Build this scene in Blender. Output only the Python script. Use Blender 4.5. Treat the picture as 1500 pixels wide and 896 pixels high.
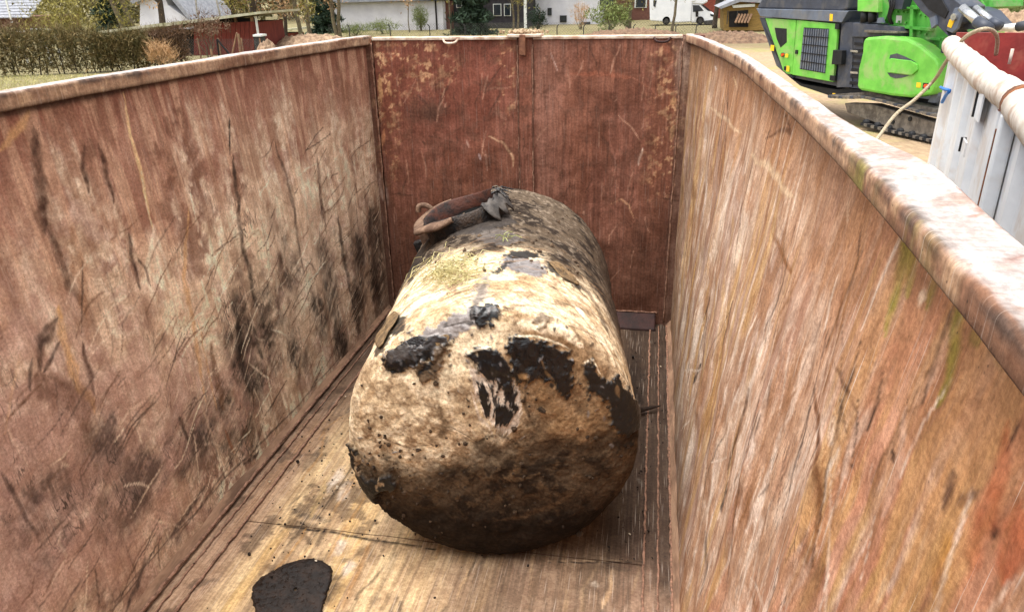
import bpy, math, random
import numpy as np
from mathutils import Vector, Matrix

for o in list(bpy.data.objects): bpy.data.objects.remove(o)
scene = bpy.context.scene
COL = scene.collection
random.seed(7)
rng = np.random.default_rng(11)

# ------------------------------------------------------------------ camera
CAM = np.array([0.92425, -5.43028, 2.48363]); YAW, PITCH, ROLL, FPX = 0.188862, 0.408756, -0.019987, 1082.19
fw = np.array([-math.sin(YAW)*math.cos(PITCH), math.cos(YAW)*math.cos(PITCH), -math.sin(PITCH)])
_r = np.array([math.cos(YAW), math.sin(YAW), 0]); _u = np.cross(_r, fw)
rt = _r*math.cos(ROLL) + _u*math.sin(ROLL); up = -_r*math.sin(ROLL) + _u*math.cos(ROLL)
cd = bpy.data.cameras.new('camera'); cam = bpy.data.objects.new('camera', cd); COL.objects.link(cam)
cd.sensor_width = 36; cd.lens = FPX/1500*36; cd.clip_start = 0.05; cd.clip_end = 2000
cam.matrix_world = Matrix(((rt[0], up[0], -fw[0], CAM[0]), (rt[1], up[1], -fw[1], CAM[1]), (rt[2], up[2], -fw[2], CAM[2]), (0, 0, 0, 1)))
scene.camera = cam

# ------------------------------------------------------------------ sky, sun, exposure
SUN_EL, SUN_AZ = math.radians(76), math.radians(235)      # azimuth clockwise from +Y: from the left
w = bpy.data.worlds.new('World'); scene.world = w; w.use_nodes = True
wn = w.node_tree; bg = wn.nodes['Background']
sky = wn.nodes.new('ShaderNodeTexSky'); sky.sky_type = 'NISHITA'; sky.sun_disc = False
sky.sun_elevation = SUN_EL; sky.sun_rotation = SUN_AZ; sky.air_density = 1.0; sky.dust_density = 4.0; sky.ozone_density = 1.0
hs = wn.nodes.new('ShaderNodeHueSaturation'); hs.inputs['Saturation'].default_value = 0.12
wn.links.new(sky.outputs[0], hs.inputs['Color']); wn.links.new(hs.outputs[0], bg.inputs['Color'])
bg.inputs['Strength'].default_value = 0.15
sl = bpy.data.lights.new('sun', 'SUN'); sl.energy = 1.3; sl.angle = math.radians(50); sl.color = (1.0, 0.95, 0.88)
sun = bpy.data.objects.new('sun', sl); COL.objects.link(sun)
_sd = Vector((math.sin(SUN_AZ)*math.cos(SUN_EL), math.cos(SUN_AZ)*math.cos(SUN_EL), math.sin(SUN_EL)))
sun.rotation_euler = _sd.to_track_quat('Z', 'Y').to_euler(); sun.location = (0, 0, 30)
scene.view_settings.view_transform = 'Standard'; scene.view_settings.look = 'None'
scene.view_settings.gamma = 1; scene.view_settings.exposure = 1.3
scene.view_settings.use_curve_mapping = False

cy = scene.cycles; cy.max_bounces = 4; cy.diffuse_bounces = 3; cy.glossy_bounces = 2; cy.transmission_bounces = 2; cy.caustics_reflective = False; cy.caustics_refractive = False

# ------------------------------------------------------------------ measuring helpers
def ray(px, py): return fw*FPX + rt*(px-750) - up*(py-448)
def on_z(px, py, z):
    d = ray(px, py); return CAM + d*((z-CAM[2])/d[2])
def on_y(px, py, y):
    d = ray(px, py); return CAM + d*((y-CAM[1])/d[1])
def on_plane(px, py, p0, n):
    d = ray(px, py); return CAM + d*(np.dot(np.asarray(p0)-CAM, n)/np.dot(d, n))
def project(P):
    d = P - CAM; z = d @ fw
    return 750 + FPX*(d @ rt)/z, 448 - FPX*(d @ up)/z
def ground_z(x, y):
    d = np.hypot(x, y+2); return np.interp(d, [4, 14, 25, 50, 70], [-.35, -.5, -.85, -1.25, -1.3])
def on_ground(px, py):
    z = -.5
    for _ in range(60):
        P = on_z(px, py, z); z = .5*z + .5*float(ground_z(P[0], P[1]))
    return on_z(px, py, z)

# ------------------------------------------------------------------ colour and noise helpers
def lin(c):
    c = np.asarray(c, float)/255; return np.where(c <= .04045, c/12.92, ((c+.055)/1.055)**2.4)
def _h(ix, iy, s):
    n = (ix.astype(np.int64)*374761393 + iy.astype(np.int64)*668265263 + s*1442695041) & 0xffffffff
    n = ((n ^ (n >> 13))*1274126177) & 0xffffffff
    return ((n ^ (n >> 16)) & 0xffff)/65535.0
def vn(x, y, s=0):
    ix = np.floor(x); iy = np.floor(y); fx = x-ix; fy = y-iy
    fx = fx*fx*fx*(fx*(fx*6-15)+10); fy = fy*fy*fy*(fy*(fy*6-15)+10)
    a = _h(ix, iy, s); b = _h(ix+1, iy, s); c = _h(ix, iy+1, s); d = _h(ix+1, iy+1, s)
    return (a*(1-fx)+b*fx)*(1-fy) + (c*(1-fx)+d*fx)*fy
def fbm(x, y, o=5, s=0, g=.5):
    t = 0; a = 1; n = 0
    for i in range(o):
        t = t + a*vn(x, y, s+i*17); n += a; a *= g; x = x*2.03+11.3; y = y*2.03+5.7
    return t/n
def vn3(x, y, z, s=0):
    iz = np.floor(z); fz = z-iz; fz = fz*fz*(3-2*fz); a = 0
    out_ = np.zeros(np.shape(x)); 
    for dz, wt in ((0, 1-fz), (1, fz)):
        k = ((iz+dz).astype(np.int64)*1013 + s*7919); ix = np.floor(x); iy = np.floor(y); fx = x-ix; fy = y-iy; fx = fx*fx*(3-2*fx); fy = fy*fy*(3-2*fy)
        h = lambda i, j: _h(i+k*31, j+k*57, s)
        out_ = out_ + wt*((h(ix, iy)*(1-fx)+h(ix+1, iy)*fx)*(1-fy)+(h(ix, iy+1)*(1-fx)+h(ix+1, iy+1)*fx)*fy)
    return out_
def fbm3(P, f, o=5, s=0, g=.5):
    x, y, z = (P[..., i]*f+3.1*i+50 for i in range(3)); t = 0; a = 1; n = 0
    for i in range(o):
        t = t + a*vn3(x, y, z, s+i*13); n += a; a *= g; x = x*2.03+1.7; y = y*2.03+9.2; z = z*2.03+4.4
    return t/n
def ss(a, b, x):
    t = np.clip((x-a)/(b-a), 0, 1); return t*t*(3-2*t)

class Canvas:
    """Surface colour painted in the surface's own metric coordinates (u, v)."""
    def __init__(s, u, v, base):
        s.u, s.v = u, v; s.c = np.zeros(u.shape+(3,)) + lin(base)
        s.m = np.zeros(u.shape+(4,)); s.m[..., 3] = 1; s.h = np.zeros(u.shape); s.rs = 0
    def mix(s, m, col, a=1.0):
        m = np.clip(m*a, 0, 1)[..., None]; s.c = s.c*(1-m) + lin(col)*m
    def tone(s, sat, gain, con=1.0):
        l = (s.c @ np.array([.3, .55, .15]))[..., None]; p = np.exp(np.log(l+1e-4).mean()); k = (np.maximum(l, 1e-4)/p)**(con-1)
        s.c = np.clip((l+(s.c-l)*sat)*gain*k, .004, .80)
    def mul(s, f): s.c = s.c*(f if np.ndim(f) < 2 else f[..., None])
    def _box(s, u0, u1, v0, v1):
        us, vs = s.u[:, 0], s.v[0, :]
        i = np.where((us >= u0) & (us <= u1))[0]; j = np.where((vs >= v0) & (vs <= v1))[0]
        if len(i) == 0 or len(j) == 0: return None
        return slice(i[0], i[-1]+1), slice(j[0], j[-1]+1)
    def put(s, sl, m, col, a, gloss=0, hgt=0, ch=None, chv=0):
        m = np.clip(m*a, 0, 1); mm = m[..., None]
        if col is not None: s.c[sl] = s.c[sl]*(1-mm) + lin(col)*mm
        if gloss: s.m[sl][..., 2] = np.maximum(s.m[sl][..., 2], m*gloss)
        if hgt: s.h[sl] += m*hgt
        if ch is not None: s.m[sl][..., ch] = np.maximum(s.m[sl][..., ch], m*chv)
    def stroke(s, pts, w, col, a=1, soft=.6, jag=.5, taper=True, gloss=0, hgt=0, streak=0):
        pts = np.asarray(pts, float); s.rs += 1
        pad = w*2+.02; sl = s._box(pts[:, 0].min()-pad, pts[:, 0].max()+pad, pts[:, 1].min()-pad, pts[:, 1].max()+pad)
        if sl is None: return
        u, v = s.u[sl], s.v[sl]
        wu = (fbm(u*14, v*14, 3, s.rs*7)-.5)*w*jag*2; wv = (fbm(u*14+9, v*14, 3, s.rs*7+3)-.5)*w*jag*2
        u2, v2 = u+wu, v+wv; best = np.full(u.shape, 9.); tt = np.zeros(u.shape)
        n = len(pts)-1
        for k in range(n):
            ax, ay = pts[k]; bx, by = pts[k+1]; dx, dy = bx-ax, by-ay
            t = np.clip(((u2-ax)*dx+(v2-ay)*dy)/(dx*dx+dy*dy+1e-12), 0, 1)
            d = np.hypot(u2-ax-t*dx, v2-ay-t*dy); q = d < best
            best = np.where(q, d, best); tt = np.where(q, (k+t)/n, tt)
        ww = w*.5*(np.sqrt(np.clip(1-(2*tt-1)**2, 0.03, 1)) if taper else 1)
        m = 1-ss(ww*(1-soft), ww*(1+soft), best)
        m = m*(.55+.9*(fbm(u*40, v*40, 3, s.rs)-.2))
        if streak: m = m*ss(.3, .62, fbm(u*120, v*7, 3, s.rs+5))
        s.put(sl, m, col, a, gloss, hgt)
    def blob(s, c, ru, rv, col, a=1, edge=.5, rough=.6, freq=6, gloss=0, hgt=0, ch=None, chv=1, ang=0):
        s.rs += 1; R = max(ru, rv)*1.7; sl = s._box(c[0]-R, c[0]+R, c[1]-R, c[1]+R)
        if sl is None: return
        u, v = s.u[sl], s.v[sl]; du, dv = u-c[0], v-c[1]; ca, sa = math.cos(ang), math.sin(ang)
        a1, b1 = (du*ca+dv*sa)/ru, (-du*sa+dv*ca)/rv
        d = np.hypot(a1, b1) + (fbm(u*freq, v*freq, 5, s.rs*5, .6)-.5)*rough*2
        s.put(sl, 1-ss(1-edge, 1+edge*.3, d), col, a, gloss, hgt, ch, chv)
    def smudge(s, c, ru, rv, col, a=1, ang=.5, fine=70, long=5, thr=.46, ch=0):
        """A patch of dark rubbing made of many parallel scrapes."""
        s.rs += 1; R = max(ru, rv)*1.7; sl = s._box(c[0]-R, c[0]+R, c[1]-R, c[1]+R)
        if sl is None: return
        u, v = s.u[sl], s.v[sl]; d = np.hypot((u-c[0])/ru, (v-c[1])/rv)+(fbm(u*7, v*7, 4, s.rs*5, .6)-.5)*1.5
        ca, sa = math.cos(ang), math.sin(ang); sc = fbm((u*ca+v*sa)*long, (-u*sa+v*ca)*fine, 3, s.rs+2)
        sc2 = fbm(u*24, v*24, 4, s.rs+4, .65)
        m = (1-ss(.3, 1.1, d))
        s.put(sl, m*(.25+.75*np.maximum(ss(thr, thr+.14, sc), ss(.52, .66, sc2))), col, a); s.put(sl, m, None, .9, ch=ch, chv=1)
    def poly(s, pts, col, a=1, edge=.012, jag=.02, freq=22, gloss=0, hgt=0):
        pts = np.asarray(pts, float); s.rs += 1; p = .06
        sl = s._box(pts[:, 0].min()-p, pts[:, 0].max()+p, pts[:, 1].min()-p, pts[:, 1].max()+p)
        if sl is None: return
        u, v = s.u[sl], s.v[sl]
        u = u+(fbm(u*freq, v*freq, 4, s.rs, .6)-.5)*jag*2; v = v+(fbm(u*freq+7, v*freq, 4, s.rs+9, .6)-.5)*jag*2
        ins = np.zeros(u.shape, bool); best = np.full(u.shape, 9.)
        n = len(pts)
        for k in range(n):
            ax, ay = pts[k]; bx, by = pts[(k+1) % n]; dx, dy = bx-ax, by-ay
            t = np.clip(((u-ax)*dx+(v-ay)*dy)/(dx*dx+dy*dy+1e-12), 0, 1)
            best = np.minimum(best, np.hypot(u-ax-t*dx, v-ay-t*dy))
            ins ^= ((ay > v) != (by > v)) & (u < dx*(v-ay)/(dy if abs(dy) > 1e-9 else 1e-9)+ax)
        sd = np.where(ins, -best, best)
        s.put(sl, 1-ss(-edge, edge, sd), col, a, gloss, hgt)

# ------------------------------------------------------------------ mesh helpers
def link(o, parent=None):
    COL.objects.link(o)
    if parent is not None: o.parent = parent
    return o
def tag(o, label=None, cat=None, group=None, kind=None):
    if label: o['label'] = label
    if cat: o['category'] = cat
    if group: o['group'] = group
    if kind: o['kind'] = kind
    return o
def empty(name, loc=(0, 0, 0)):
    o = bpy.data.objects.new(name, None); o.location = loc; o.empty_display_size = .2; return link(o)
def set_parent_keep(o, parent):
    o.parent = parent; o.matrix_parent_inverse = Matrix.Translation(-Vector(parent.location))
def mesh_np(name, V, F, mat, parent=None, smooth=True, attrs=None):
    """V (n,3), F (m,4) or (m,3) arrays."""
    V = np.asarray(V, np.float32); F = np.asarray(F, np.int32)
    me = bpy.data.meshes.new(name); k = F.shape[1]
    me.vertices.add(len(V)); me.vertices.foreach_set('co', V.ravel())
    me.loops.add(F.size); me.loops.foreach_set('vertex_index', F.ravel())
    me.polygons.add(len(F)); me.polygons.foreach_set('loop_start', np.arange(0, F.size, k, dtype=np.int32))
    me.polygons.foreach_set('loop_total', np.full(len(F), k, np.int32))
    if smooth: me.polygons.foreach_set('use_smooth', np.ones(len(F), bool))
    if attrs:
        for n, a in attrs.items():
            a = np.asarray(a, np.float32)
            if a.shape[1] == 3 and n != 'uvw': a = np.concatenate([a, np.ones((len(a), 1), np.float32)], 1)
            at = me.attributes.new(n, 'FLOAT_VECTOR' if n == 'uvw' else 'FLOAT_COLOR', 'POINT')
            at.data.foreach_set('vector' if n == 'uvw' else 'color', np.ascontiguousarray(a).ravel())
    me.update(); me.validate(); me.materials.append(mat)
    o = bpy.data.objects.new(name, me); link(o)
    if parent is not None: set_parent_keep(o, parent)
    return o
def grid_faces(n, m, flip=False, wrap=False):
    i = np.arange(n-1)[:, None]; j = np.arange(m if wrap else m-1)[None, :]; j2 = (j+1) % m
    f = np.stack([i*m+j, (i+1)*m+j, (i+1)*m+j2, i*m+j2], -1).reshape(-1, 4)
    return f[:, ::-1] if flip else f
def painted(name, P, cv, mat, parent, flip=False, wrap=False):
    n, m = cv.u.shape
    uvw = np.stack([cv.u, cv.v, np.zeros_like(cv.u)], -1).reshape(-1, 3)
    return mesh_np(name, P.reshape(-1, 3), grid_faces(n, m, flip, wrap), mat, parent, True,
                   {'Col': np.clip(cv.c, 0, 1).reshape(-1, 3), 'Msk': np.clip(cv.m, 0, 1).reshape(-1, 4), 'uvw': uvw})

class MB:
    def __init__(s): s.v = []; s.f = []
    def quad(s, a, b, c, d):
        n = len(s.v); s.v += [tuple(a), tuple(b), tuple(c), tuple(d)]; s.f.append((n, n+1, n+2, n+3)); return s
    def hexa(s, b, t):
        n = len(s.v); s.v += [tuple(p) for p in b]+[tuple(p) for p in t]
        s.f += [(n+3, n+2, n+1, n), (n+4, n+5, n+6, n+7)] + [(n+i, n+(i+1) % 4, n+4+(i+1) % 4, n+4+i) for i in range(4)]; return s
    def box(s, x0, x1, y0, y1, z0, z1):
        return s.hexa([(x0, y0, z0), (x1, y0, z0), (x1, y1, z0), (x0, y1, z0)], [(x0, y0, z1), (x1, y0, z1), (x1, y1, z1), (x0, y1, z1)])
    def obox(s, c, ex, ey, ez, a, b, h):
        c, ex, ey, ez = map(np.asarray, (c, ex, ey, ez)); q = [c-ex*a-ey*b, c+ex*a-ey*b, c+ex*a+ey*b, c-ex*a+ey*b]
        return s.hexa([p-ez*h for p in q], [p+ez*h for p in q])
    def prism(s, pts, off):
        n = len(s.v); k = len(pts); off = np.asarray(off)
        s.v += [tuple(p) for p in pts]+[tuple(np.asarray(p)+off) for p in pts]
        s.f += [tuple(range(n, n+k)), tuple(range(n+2*k-1, n+k-1, -1))]
        s.f += [(n+(i+1) % k, n+i, n+k+i, n+k+(i+1) % k) for i in range(k)]; return s
    def tube(s, pts, r, k=8, caps=True):
        pts = [np.asarray(p, float) for p in pts]; rr = r if hasattr(r, '__len__') else [r]*len(pts)
        n0 = len(s.v); ref = None
        for i, p in enumerate(pts):
            t = pts[min(i+1, len(pts)-1)]-pts[max(i-1, 0)]; t = t/(np.linalg.norm(t)+1e-9)
            if ref is None:
                ref = np.cross(t, (0, 0, 1)) if abs(t[2]) < .9 else np.cross(t, (1, 0, 0))
            ref = ref-t*np.dot(ref, t); ref = ref/np.linalg.norm(ref); b = np.cross(t, ref)
            for j in range(k):
                a = 2*math.pi*j/k; s.v.append(tuple(p+rr[i]*(math.cos(a)*ref+math.sin(a)*b)))
        for i in range(len(pts)-1):
            for j in range(k):
                s.f.append((n0+i*k+j, n0+i*k+(j+1) % k, n0+(i+1)*k+(j+1) % k, n0+(i+1)*k+j))
        if caps: s.f += [tuple(n0+j for j in range(k))[::-1], tuple(n0+(len(pts)-1)*k+j for j in range(k))]
        return s
    def build(s, name, mat, parent=None, smooth=False, bevel=0):
        me = bpy.data.meshes.new(name); me.from_pydata(s.v, [], s.f); me.update(); me.materials.append(mat)
        if smooth: me.polygons.foreach_set('use_smooth', np.ones(len(me.polygons), bool))
        o = bpy.data.objects.new(name, me); link(o)
        if parent is not None: set_parent_keep(o, parent)
        if bevel:
            b = o.modifiers.new('b', 'BEVEL'); b.width = bevel; b.segments = 2; b.limit_method = 'ANGLE'
        return o
def smooth_path(pts, n=8):
    pts = [np.asarray(p, float) for p in pts]; P = [2*pts[0]-pts[1]]+pts+[2*pts[-1]-pts[-2]]; out = []
    for i in range(1, len(P)-2):
        for k in range(n):
            t = k/n; a, b, c, d = P[i-1:i+3]
            out.append(.5*((2*b)+(-a+c)*t+(2*a-5*b+4*c-d)*t*t+(-a+3*b-3*c+d)*t**3))
    return out+[pts[-1]]

# ------------------------------------------------------------------ materials
def nt_mat(name):
    m = bpy.data.materials.new(name); m.use_nodes = True; n = m.node_tree; n.nodes.clear()
    out = n.nodes.new('ShaderNodeOutputMaterial'); b = n.nodes.new('ShaderNodeBsdfPrincipled')
    n.links.new(b.outputs[0], out.inputs[0]); b.inputs['Specular IOR Level'].default_value = .3
    return m, n, b
def N(n, t, **kw):
    x = n.nodes.new(t)
    for k, v in kw.items():
        if k in x.inputs: x.inputs[k].default_value = v
        else: setattr(x, k, v)
    return x
def ramp(n, src, a, b, lo=0., hi=1.):
    r = N(n, 'ShaderNodeMapRange'); r.interpolation_type = 'SMOOTHSTEP'
    n.links.new(src, r.inputs['Value']); r.inputs['From Min'].default_value = a; r.inputs['From Max'].default_value = b
    r.inputs['To Min'].default_value = lo; r.inputs['To Max'].default_value = hi; return r.outputs[0]
def math_(n, op, a, b):
    x = N(n, 'ShaderNodeMath'); x.operation = op
    for i, q in enumerate((a, b)):
        if hasattr(q, 'links'): n.links.new(q, x.inputs[i])
        else: x.inputs[i].default_value = q
    return x.outputs[0]
def mixc(n, fac, a, b, bt='MIX'):
    x = N(n, 'ShaderNodeMix'); x.data_type = 'RGBA'; x.blend_type = bt
    for i, q in ((0, fac), (6, a), (7, b)):
        if hasattr(q, 'links'): n.links.new(q, x.inputs[i])
        else: x.inputs[i].default_value = q if i == 0 else tuple(q)+(1,)*(4-len(q))
    return x.outputs[2]
def mapped(n, src, rot=0, scale=(1, 1, 1)):
    a = N(n, 'ShaderNodeMapping'); n.links.new(src, a.inputs['Vector'])
    a.inputs['Rotation'].default_value = (0, 0, rot); a.inputs['Scale'].default_value = scale; return a.outputs[0]
def noise(n, vec, scale, detail=5, rough=.55, dist=0):
    x = N(n, 'ShaderNodeTexNoise'); n.links.new(vec, x.inputs['Vector'])
    x.inputs['Scale'].default_value = scale; x.inputs['Detail'].default_value = detail
    x.inputs['Roughness'].default_value = rough; x.inputs['Distortion'].default_value = dist; return x.outputs['Fac']

def worn_steel(name, grain_rot=0, scr=((.5, 1), (-.4, 1)), bump=.25, grain=.5, rough=.72, fine=60, gstretch=(70, 3.0)):
    """Painted vertex colour plus fine grain, scratches and pitting."""
    m, n, b = nt_mat(name)
    at = N(n, 'ShaderNodeAttribute'); at.attribute_name = 'Col'
    mk = N(n, 'ShaderNodeAttribute'); mk.attribute_name = 'Msk'
    uv = N(n, 'ShaderNodeAttribute'); uv.attribute_name = 'uvw'; UV = uv.outputs['Vector']
    sep = N(n, 'ShaderNodeSeparateColor'); n.links.new(mk.outputs['Color'], sep.inputs[0])
    # wander the coordinates a little so no streak is dead straight
    wv = N(n, 'ShaderNodeTexNoise'); n.links.new(UV, wv.inputs['Vector']); wv.inputs['Scale'].default_value = 2.6; wv.inputs['Detail'].default_value = 2
    wob = N(n, 'ShaderNodeVectorMath'); wob.operation = 'MULTIPLY_ADD'; n.links.new(wv.outputs['Color'], wob.inputs[0])
    wob.inputs[1].default_value = (.018, .04, 0); n.links.new(UV, wob.inputs[2]); U2 = wob.outputs[0]
    g1 = noise(n, mapped(n, U2, grain_rot, (gstretch[0], gstretch[1], 1)), 1, 3, .65)
    f1 = noise(n, UV, fine, 4, .72)
    f2 = noise(n, UV, 8, 6, .74, .5)
    c = mixc(n, 1, at.outputs['Color'], mixc(n, ramp(n, g1, .40, .58), (1-grain*.5,)*3, (1+grain*.36,)*3), 'MULTIPLY')
    c = mixc(n, 1, c, mixc(n, ramp(n, f1, .36, .64), (.80, .77, .75), (1.12, 1.12, 1.11)), 'MULTIPLY')
    c = mixc(n, 1, c, mixc(n, ramp(n, f2, .44, .57), (.85, .81, .78), (1.09, 1.09, 1.08)), 'MULTIPLY')      # crisp edged flakes
    dark = None
    for i, (rot, amt) in enumerate(scr[:2]):
        s = noise(n, mapped(n, U2, rot, (26, 4.0+2*i, 1)), 1, 2, .5)
        ln = ramp(n, math_(n, 'ABSOLUTE', math_(n, 'SUBTRACT', s, .5), 0), .006, .020, 1, 0)               # thin winding scratch lines
        t = math_(n, 'MULTIPLY', ln, math_(n, 'MULTIPLY', ramp(n, f2, .45, .6, .15, 1), amt))
        dark = t if dark is None else math_(n, 'MAXIMUM', dark, t)
    dk = math_(n, 'MULTIPLY', dark, sep.outputs[0])
    c = mixc(n, math_(n, 'MULTIPLY', dk, .85), c, (.045, .03, .022))
    lt = ramp(n, noise(n, mapped(n, U2, grain_rot+.25, (190, 3.5, 1)), 1.0, 2, .5), .62, .70)
    c = mixc(n, math_(n, 'MULTIPLY', lt, sep.outputs[1]), c, (.62, .52, .44))
    vo = N(n, 'ShaderNodeTexVoronoi'); n.links.new(UV, vo.inputs['Vector']); vo.inputs['Scale'].default_value = 55
    pit = math_(n, 'MULTIPLY', ramp(n, vo.outputs['Distance'], .16, .08), ramp(n, f2, .52, .62))
    c = mixc(n, math_(n, 'MULTIPLY', pit, .7), c, (.03, .02, .016))
    n.links.new(c, b.inputs['Base Color'])
    rr = math_(n, 'SUBTRACT', math_(n, 'ADD', rough-.1, math_(n, 'MULTIPLY', f2, .25)), math_(n, 'MULTIPLY', sep.outputs[2], .5))
    n.links.new(rr, b.inputs['Roughness'])
    n.links.new(math_(n, 'ADD', .18, math_(n, 'MULTIPLY', sep.outputs[2], .45)), b.inputs['Specular IOR Level'])
    hh = math_(n, 'ADD', math_(n, 'MULTIPLY', g1, .4), math_(n, 'ADD', f1, math_(n, 'MULTIPLY', f2, 1.2)))
    bp = N(n, 'ShaderNodeBump'); bp.inputs['Strength'].default_value = bump; bp.inputs['Distance'].default_value = .012
    n.links.new(hh, bp.inputs['Height']); n.links.new(bp.outputs[0], b.inputs['Normal'])
    return m

def simple(name, c1, c2=None, scale=8, rough=.7, bump=.1, dirt=None, dirt_amt=.4, spec=.3, metal=0, stretch=(1, 1, 1)):
    """Two tones of one surface mixed by noise, with optional dirt patches."""
    m, n, b = nt_mat(name); tc = N(n, 'ShaderNodeTexCoord'); V = mapped(n, tc.outputs['Object'], 0, stretch)
    c1 = lin(c1); c2 = lin(c2) if c2 is not None else c1*.7
    f = noise(n, V, scale, 4, .65); c = mixc(n, ramp(n, f, .3, .7), tuple(c1), tuple(c2))
    if dirt is not None:
        d = ramp(n, noise(n, V, scale*.55, 4, .7, .4), .48, .66, 0, dirt_amt); c = mixc(n, d, c, tuple(lin(dirt)))
    n.links.new(c, b.inputs['Base Color']); b.inputs['Roughness'].default_value = rough
    b.inputs['Specular IOR Level'].default_value = spec; b.inputs['Metallic'].default_value = metal
    if bump:
        bp = N(n, 'ShaderNodeBump'); bp.inputs['Strength'].default_value = bump; bp.inputs['Distance'].default_value = .02
        n.links.new(noise(n, V, scale*4, 3, .6), bp.inputs['Height']); n.links.new(bp.outputs[0], b.inputs['Normal'])
    return m

class Surf:
    """Looks up which point of a built surface stands at a measured place of the photograph."""
    def __init__(s, P, u, v, flip=False):
        s.x, s.y = project(P.reshape(-1, 3)); s.u, s.v = u.ravel(), v.ravel()
        n = np.cross(np.gradient(P, axis=0), np.gradient(P, axis=1)).reshape(-1, 3)
        f = np.einsum('ij,ij->i', n, CAM-P.reshape(-1, 3)); s.ok = (f < 0) if flip else (f > 0)
        s.x = np.where(s.ok, s.x, 1e6); s.P = P.reshape(-1, 3)
    def i(s, p): return np.argmin((s.x-p[0])**2+(s.y-p[1])**2)
    def q(s, px, py): k = s.i((px, py)); return (s.u[k], s.v[k])
    def qs(s, pts): return [s.q(*p) for p in pts]

# ================================================================== ground
def ground_mat():
    m, n, b = nt_mat('bare_soil'); tc = N(n, 'ShaderNodeTexCoord'); V = tc.outputs['Object']
    f = noise(n, V, .35, 5, .65); f2 = noise(n, V, 6, 5, .7); f3 = noise(n, V, .12, 4, .5)
    c = mixc(n, ramp(n, f2, .3, .7), tuple(lin((138, 116, 92))), tuple(lin((172, 148, 118))))
    c = mixc(n, ramp(n, f, .50, .60), c, tuple(lin((150, 140, 92))))
    c = mixc(n, ramp(n, f3, .52, .62, 0, .75), c, tuple(lin((118, 92, 70))))
    sp = N(n, 'ShaderNodeSeparateXYZ'); n.links.new(V, sp.inputs[0])
    gl = math_(n, 'ADD', ramp(n, math_(n, 'ADD', sp.outputs[1], math_(n, 'MULTIPLY', f, 14.0)), 40, 62), 0.0)     # meadow beyond the yard
    gl2 = ramp(n, math_(n, 'SUBTRACT', math_(n, 'MULTIPLY', f, 10.0), sp.outputs[0]), 14, 24)                       # and to its left
    gs = mixc(n, ramp(n, f2, .3, .7), tuple(lin((94, 94, 62))), tuple(lin((132, 122, 88))))
    c = mixc(n, math_(n, 'MULTIPLY', math_(n, 'MAXIMUM', gl, gl2), .85), c, gs)
    n.links.new(c, b.inputs['Base Color']); b.inputs['Roughness'].default_value = .95
    bp = N(n, 'ShaderNodeBump'); bp.inputs['Strength'].default_value = .5; bp.inputs['Distance'].default_value = .06
    n.links.new(f2, bp.inputs['Height']); n.links.new(bp.outputs[0], b.inputs['Normal']); return m
xs = np.concatenate([-np.geomspace(900, 30, 24), np.linspace(-28, 28, 113), np.geomspace(30, 900, 24)])
ys = np.concatenate([-np.geomspace(900, 22, 20), np.linspace(-20, 60, 161), np.geomspace(62, 1200, 24)])
gx, gy = np.meshgrid(xs, ys, indexing='ij')
gz_ = ground_z(gx, gy) + (fbm(gx*.6, gy*.6, 4, 3)-.5)*.10*ss(5, 9, np.hypot(gx, gy+2))
ground = mesh_np('ground', np.stack([gx, gy, gz_], -1).reshape(-1, 3), grid_faces(len(xs), len(ys)), ground_mat())
tag(ground, kind='structure')

# ================================================================== the rusty container
BOXC = empty('scrap_container', (0, -3, -.35))
tag(BOXC, 'huge rust-red open-top steel container with bulging scratched walls holding the tank', 'container')
YF = -6.0                                        # front wall, just under the camera
def bul(y, side):
    if side > 0: return np.interp(-y, [0, .5, 1.0, 1.7, 2.9, 3.9, 4.6, 6.1], [0, .07, .12, .175, .235, .235, .215, .10])
    return np.interp(-y, [0, .35, .8, 1.2, 2.2, 3.2, 4.6, 6.1], [0, .07, .14, .17, .19, .18, .14, .06])
def bulge(y, side):
    k = np.array([.1, .2, .4, .2, .1]); return sum(kk*bul(y+o, side) for kk, o in zip(k, (-.3, -.15, 0, .15, .3)))*ss(0, .25, -y)
def wall_x(y, z, side):
    zz = np.clip(z/2.08, 0, 1.1)
    x = 1.155 + bulge(y, side)*zz**1.25
    win = np.sin(np.pi*np.clip(zz, 0, 1))**.6*ss(0, .3, -y)
    x = x + win*(.024*np.abs(np.sin(np.pi*(y/.56+(.25 if side > 0 else .1))))**.75-.012)
    x = x + win*((fbm(y*2.3+side*9, z*1.6, 4, 5+side)-.5)*.05 + (fbm(y*7+side*3, z*5, 3, 9+side)-.5)*.012)
    return side*x
M_left = worn_steel('worn_steel_left', 0.0, ((-1.05, 1), (-.45, .9), (.35, .5)), grain=.15, bump=.22, fine=85)
M_right = worn_steel('worn_steel_right', .12, ((.15, .9), (-.3, .6), (.5, .4)), grain=.22, bump=.22, gstretch=(60, 9), fine=85)
M_back = worn_steel('worn_steel_back', 0.0, ((.1, .5), (-.2, .5)), grain=.28, bump=.22, gstretch=(55, 2.5))
M_floor = worn_steel('worn_steel_floor', 0.0, ((.03, .6), (-.06, .5)), grain=.35, bump=.2, gstretch=(60, 1.2), rough=.68)
M_rim = worn_steel('worn_steel_rim', 0.0, ((.6, .6), (1.5, .6)), grain=.2, bump=.15)
M_rust = simple('plain_rust', (120, 72, 54), (86, 50, 40), 9, .85, .3, (60, 42, 36), .5)

def ucoords(y_fine):
    return np.concatenate([np.linspace(YF-.1, y_fine-.05, 40), np.arange(y_fine, .0001, .0078)])
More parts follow.
